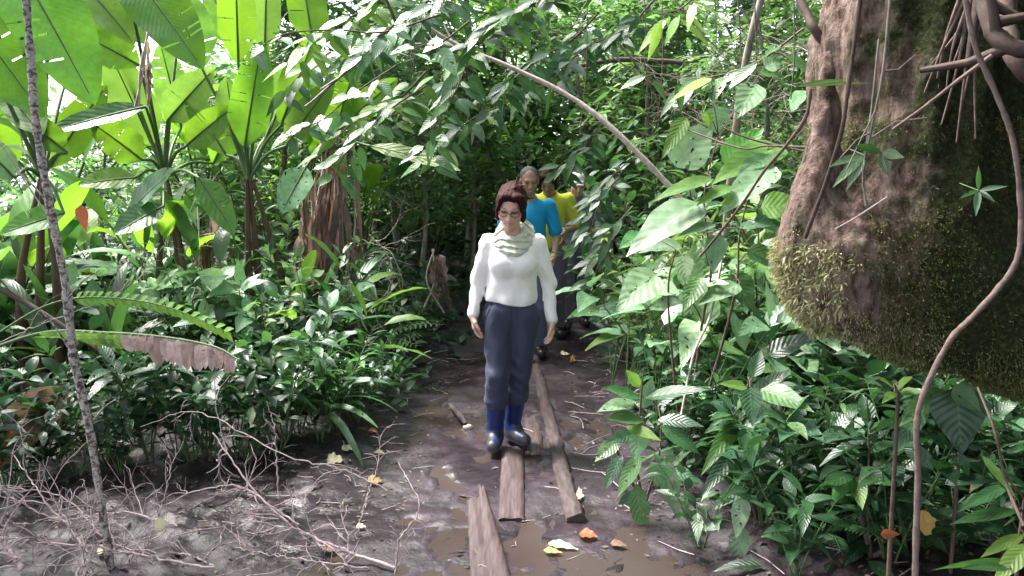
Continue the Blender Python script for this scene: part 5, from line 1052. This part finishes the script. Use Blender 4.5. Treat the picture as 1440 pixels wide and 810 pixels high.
m.leaves(O, D, np.array((0, 0, 1.))+rng.normal(size=(N, 3))*.4, .42*(.7+.6*rng.random(N)), .2*(.7+.6*rng.random(N)), .2, 'ovate', 2, .2, rng.random(N), 1)
tag(m.build('added_shade_canopy', DK), 'unseen leaves added overhead and around to shade the scene', kind='stuff')

# ---- dead brush, planks, litter
def brush(label, pts, Y=None, r0=.006, ntw=14, ln=.28, mat='twig', name='bare_branch', tk=1.05, up=.5, seed=0):
    rr = np.random.default_rng(seed+100); r0 = r0*tk; w_ = [P(*p) for p in pts]; b = w_[0]; c_ = curve(w_, 40)+rr.normal(size=(40, 3))*.003; r = thing(name, label, 'bare branch', b)
    m = MB(); m.tube(c_-b, np.linspace(r0, r0*.35, 40), 6, .08); m.build('branch', mat, r)
    for k in range(ntw):
        m = MB(); i = rr.integers(3, 38); d = nrmz(rr.normal(size=3)*.7+np.array((0, 0, up))+nrmz(c_[i]-c_[i-1])*.7); l = ln*(.4+.9*rr.random()); q = c_[i]; seg = [q]
        for s_ in range(7): d = nrmz(d+rr.normal(size=3)*.22+np.array((0, 0, -.07))); q = q+d*l/7; seg.append(q)
        seg = np.array(seg); m.tube(seg-b, np.linspace(r0*.42, r0*.16, 8), 4)
        for j in range(rr.integers(1, 4)):
            a = rr.integers(2, 6); d2 = nrmz(d+rr.normal(size=3)*.7); l2 = l*.4; s2 = [seg[a]]
            for s_ in range(4): d2 = nrmz(d2+rr.normal(size=3)*.25); s2.append(s2[-1]+d2*l2/4)
            m.tube(np.array(s2)-b, np.linspace(r0*.28, r0*.12, 5), 4)
        m.build('twig', mat, r)
    return r
BL = [('pale bare branch slanting from the bottom edge left of the planks up into the brush', [(556, 800, 3.2), (470, 768, 3.3), (410, 740, 3.35), (350, 680, 3.45), (300, 610, 3.6)], .008, 16, .3),
 ('long thin bare branch arching low over the mud left of the planks', [(545, 690, 3.6), (480, 660, 3.6), (400, 640, 3.6), (280, 580, 3.8), (200, 600, 4.0)], .004, 10, .22),
 ('bare branch lying along the bottom edge of the brush', [(300, 800, 3.1), (220, 785, 3.1), (140, 770, 3.15), (40, 760, 3.2), (-30, 740, 3.2)], .006, 20, .28),
 ('pale crooked branch lying level across the lower left mud', [(300, 795, 3.2), (260, 780, 3.25), (160, 765, 3.3), (90, 700, 3.45), (10, 685, 3.5)], .005, 18, .25),
 ('bare branch rising from the bottom left corner', [(30, 800, 2.9), (10, 770, 2.95), (-20, 730, 3.0)], .012, 10, .3),
 ('arched bare twigs in the middle of the brush', [(420, 740, 3.3), (350, 690, 3.4), (300, 685, 3.45), (220, 720, 3.4), (180, 800, 3.2)], .004, 16, .25),
 ('upright thin crooked twig standing in the mud at the left, before the dark hollow', [(205, 770, 3.3), (225, 720, 3.35), (240, 660, 3.4), (232, 625, 3.45)], .004, 4, .2),
 ('bare twig standing tall at the right side of the brush', [(392, 700, 3.6), (388, 640, 3.65), (386, 600, 3.7), (375, 565, 3.75)], .0045, 3, .15),
 ('thin twigs standing at the trail edge left of the planks', [(500, 760, 3.5), (515, 700, 3.6), (530, 660, 3.7), (535, 610, 3.8)], .003, 8, .22),
 ('curved bare twig hanging over the mud just left of the planks', [(556, 810, 3.1), (562, 760, 3.15), (590, 710, 3.2), (560, 650, 3.4)], .004, 7, .2),
 ('tangle of bare twigs in the bottom left of the brush', [(120, 810, 3.0), (110, 760, 3.1), (60, 700, 3.2), (20, 640, 3.4)], .006, 22, .35),
 ('pinkish crossing twigs over the mud in the lower left', [(250, 740, 3.3), (170, 720, 3.4), (80, 730, 3.4), (0, 690, 3.4)], .005, 18, .3),
 ('low bare twigs near the bottom, between the brush and the planks', [(520, 800, 3.2), (450, 790, 3.2), (380, 780, 3.25), (330, 770, 3.3)], .004, 18, .22)]
for i, (lb, pts, r0, nt, ln) in enumerate(BL): brush(lb, pts, None, r0, nt, ln, seed=i)
brush('dead twigs crossing at the far left behind the mottled stem', [(-20, 490, 4.8), (60, 455, 4.8), (150, 420, 4.8), (210, 380, 5)], None, .004, 8, .3, 'bark_pale', seed=30)
for i, (x, y, Y) in enumerate(((250, 320, 6.6), (180, 400, 6.2), (420, 420, 6.5), (520, 330, 6.8), (320, 400, 6.3))):
    brush('dry tangled twigs in the left thicket '+('beside the dry sheaths', 'below the broad mid-green leaf', 'under the dry brown plant', 'right of the hanging dry leaves', 'at the foot of the fan plant')[i], [(x, y, Y), (x+30, y+40, Y), (x+20, y+110, Y)], None, .006, 14, .5, 'bark_pale', seed=40+i)
for i, (x, y, Y) in enumerate(((1000, 60, 6.5), (920, 120, 6.6), (1090, 70, 5.5), (1080, 150, 6.0))):
    brush('pale tangled dead twigs in the upper right forest '+('at the top', 'under the level branch', 'nearest the mossy trunk', 'behind the backlit leaves')[i], [(x-50, y-60, Y), (x, y, Y), (x+60, y+40, Y), (x+60, y+110, Y)], None, .008, 18, .6, 'bark_grey', seed=60+i)

def plank(label, quad, th, z0, mat='plank_wood', name='plank', lift=(0, 0)):
    """quad: four ground pixels near-left, near-right, far-right, far-left"""
    c = [G(*q, z0) for q in quad]; n = 26; m = MB(); V = []
    for i in range(n+1):
        t = i/n
        a = c[0]*(1-t)+c[3]*t; b = c[1]*(1-t)+c[2]*t
        for k in range(6):
            p = a+(b-a)*k/5; e = 1 if 0 < k < 5 else 0; zz = .0022*math.sin(k*2.2+t*5)+.002*rng.normal()*.4
            p = p+np.array((rng.normal()*.001, rng.normal()*.0015, zz-.005*(1-e)+lift[0]*(1-t)+lift[1]*t)); V.append(p)
        for k in (5, 0): p = (a if k == 0 else b).copy(); p[2] -= th; p[2] += lift[0]*(1-t)+lift[1]*t; V.append(p)
    V = np.array(V); Fq = []
    for i in range(n):
        for k in range(8): a = i*8; Fq.append((a+k, a+(k+1) % 8, a+8+(k+1) % 8, a+8+k))
    for s_ in (0, n*8): 
        for k in range(6): Fq.append((s_, s_+k+1, s_+(k+2) % 8 if k < 6 else s_, s_+(k+2) % 8 if k < 6 else s_))
    b0 = V.mean(0); m._add(V-b0, np.array(Fq), np.zeros((len(V), 2)), np.zeros(len(V))); 
    return tag(m.build(name, mat, None, b0, smooth=False), label, 'plank')
plank('short wooden plank lying straight under the woman\'s boots', [(701, 729), (738, 729), (735, 628), (706, 628)], .035, .003)
plank('wide wooden plank at the bottom of the photo, left one of the crossing pair', [(664, 860), (698, 860), (681, 695), (657, 702)], .03, -.001)
plank('narrow wooden plank tapering away, right one of the crossing pair at the bottom', [(693, 865), (735, 865), (681, 682), (672, 680)], .03, .006)
plank('dark half-sunken board behind the woman\'s boots on the trail', [(738, 640), (764, 640), (755, 520), (738, 520)], .03, -.001)
# long squared log along the right side of the walkway
pts = [GZ(812, 735), GZ(795, 680), GZ(782, 620), GZ(766, 560), GZ(752, 505)]
m = MB(); c_ = curve(pts, 40); c_[:, 2] = -.022; b0 = c_[0].copy(); m.tube(c_-b0, np.linspace(.062, .055, 40)*(1+.06*rng.normal(size=40)), 5, .10)
tag(m.build('edge_log', 'log_wood', None, b0), 'long dark log edging the right side of the muddy walkway', 'log')
pts = [GZ(632, 575), GZ(645, 590), GZ(655, 604)]; m = MB(); c_ = curve(pts, 10); c_[:, 2] = .02; m.tube(c_-c_[0], [.012, .02, .022, .024, .022, .024, .024, .02, .018, .012], 7, .2)
tag(m.build('wood_stub', 'log_wood', None, c_[0]), 'dark broken stub of wood in the water left of the woman', 'wood')
def stone(label, pxy, r, mat='stone_pale', sq=.6):
    c = GZ(*pxy); V, Q = sdf([ell((0, 0, 0), (r, r*.8, r*sq))], r/6, lambda X: fnoise(X, 3/r, 4)*r*.12); o = mesh_obj('stone', V, Q, mat); o.location = tuple(c+np.array((0, 0, r*.35))); tag(o, label, 'stone')
stone('small pale stone at the end of the wood stub in the water', (658, 603), .032)

# fallen leaves one can point at
FL = [('large crumpled cream leaf on the mud at the left of the trail', (472, 651), 30, 26, 'leaf_cream'), ('cream leaf lying flat beside the large crumpled one', (492, 634), 28, 14, 'leaf_cream'), ('bright orange fallen leaf left of the trail', (528, 680), 26, 20, 'leaf_yellow'), ('small orange leaf at the trail edge above the others', (525, 610), 18, 12, 'leaf_orange'),
 ('long pale yellow leaf floating at the bottom of the trail, nearest the log', (792, 772), 54, 16, 'leaf_cream'), ('yellow leaf beside the long pale one', (778, 780), 34, 12, 'leaf_yellow'), ('orange curled leaf right of the end of the log', (828, 757), 34, 20, 'leaf_orange'), ('tan leaf leaning on the end of the log', (815, 702), 14, 30, 'leaf_cream'), ('pale leaf caught in the bare twigs of the brush', (228, 736), 26, 20, 'leaf_cream'),
 ('cream leaf low among the twigs at the left', (150, 778), 30, 20, 'leaf_cream'), ('round yellow brown leaf behind the long brown stem', (1303, 733), 34, 40, 'leaf_yellow'), ('orange brown leaf left of the round yellow one', (1252, 750), 36, 16, 'leaf_orange'), ('orange leaf on the right bank beside the woman', (806, 510), 10, 24, 'leaf_orange'), ('pale leaf by the right side of the trail far back', (795, 500), 16, 12, 'leaf_cream'), ('small cream leaf at the right end of the brush', (508, 745), 18, 10, 'leaf_cream'), ('pinkish leaf left of the orange one', (534, 640), 20, 10, 'leaf_cream'), ('dead brown leaf under the lower left twigs', (465, 775), 32, 16, 'leaf_dead'), ('brown leaf flat in the right-hand mud near the shrub', (870, 770), 30, 14, 'leaf_dead')]
for i, (lb, c, w_, h_, mt) in enumerate(FL):
    hang = c[0] > 1200 or i == 8
    g = P(c[0], c[1], 2.6 if c[0] > 1200 else 3.3) if hang else GZ(*c)+np.array((0, 0, .018)); sc_ = g[1]/FPX; m = MB(); L = w_*sc_*.85 if not c[0] == 1303 else .09; W_ = max(h_*sc_*1.3, L*.4) if not hang else h_*sc_
    a = random.uniform(-.5, .5); d = np.array((math.cos(a), math.sin(a), .05)); nn = np.array((.1, -.2, 1.)) if not hang else np.array((0, -1, .3))
    m.leaves([-d*L/2], [d], [nn], L, W_, .08, 'ovate', 9, .25, .5, 3, wav=.06); tag(m.build('fallen_leaf', mt, None, g), lb, 'leaf')
# small reddish leaf hanging in the left thicket
m = MB(); g = P(113, 288, 5.0); m.leaves([(0, 0, 0)], [(.15, 0, -1)], [(0, -1, .1)], .17, .09, .0, 'ovate', 8, .2, .2, 2, wav=.04); tag(m.build('red_leaf', 'leaf_orange', None, g), 'single reddish brown leaf hanging in the left thicket near the mottled stem', 'leaf')
# rotten leaf scraps, twigs and crumbs trodden into the mud
m = MB(); ms = MB(); n = 0; pts = []
while len(pts) < 6500:
    x, y = random.uniform(-3.4, 3), random.uniform(2.4, 8.5); dx = abs(x-path_x(y))-path_w(y)*.75
    if dx < 0 and random.random() > .22: continue
    pts.append((x, y, gh(x, y)+.005))
O = np.array(pts); N = len(O); D = rng.normal(size=(N, 3)); D[:, 2] *= .12
m.leaves(O, D, np.array((0, 0, 1.))+rng.normal(size=(N, 3))*.25, .036*(.3+1.3*rng.random(N)**2), .017*(.5+rng.random(N)), .1, 'ovate', 3, .3, rng.random(N), 1, wav=.05)
tag(m.build('leaf_litter', 'leaf_rotten'), 'rotting leaf scraps trodden into the mud', kind='stuff')
for k in range(420):
    x, y = random.uniform(-3.2, 2.5), random.uniform(2.5, 7.5)
    if abs(x-path_x(y)) < path_w(y)*.8 and random.random() > .1: continue
    a = random.uniform(0, 3.14); l = random.uniform(.05, .28); z = gh(x, y)+.008; q = np.array((x, y, z)); d = np.array((math.cos(a), math.sin(a), 0)); ms.tube([q, q+d*l*.5+rng.normal(size=3)*.008, q+d*l], [.003, .0025, .0015], 4)
tag(ms.build('twig_litter', 'twig'), 'short dead twigs strewn on the mud', kind='stuff')

# ------------------------------------------------------------------ light
W = bpy.data.worlds.new('World'); SC.world = W; W.use_nodes = True; nt = W.node_tree; bg = nt.nodes['Background']
sky = nt.nodes.new('ShaderNodeTexSky'); sky.sky_type = 'NISHITA'; sky.sun_disc = False
EL, AZ = R(58), R(-62)     # AZ measured from +Y (straight ahead) towards +X
sky.sun_elevation = EL; sky.sun_rotation = AZ; sky.dust_density = 3; sky.air_density = 1
hs = nt.nodes.new('ShaderNodeHueSaturation'); hs.inputs['Saturation'].default_value = .42; nt.links.new(sky.outputs[0], hs.inputs['Color']); nt.links.new(hs.outputs[0], bg.inputs[0]); bg.inputs[1].default_value = .15
sd = bpy.data.lights.new('sun', 'SUN'); sd.energy = 3.6; sd.angle = R(20); sd.color = (1, .96, .9); so = bpy.data.objects.new('sun', sd); COL.objects.link(so)
dirv = Vector((math.sin(AZ)*math.cos(EL), math.cos(AZ)*math.cos(EL), math.sin(EL))); so.rotation_euler = dirv.to_track_quat('Z', 'Y').to_euler()
vs = SC.view_settings; vs.view_transform = 'Standard'; vs.look = 'None'; vs.gamma = 1; vs.use_curve_mapping = False; vs.exposure = 2.45
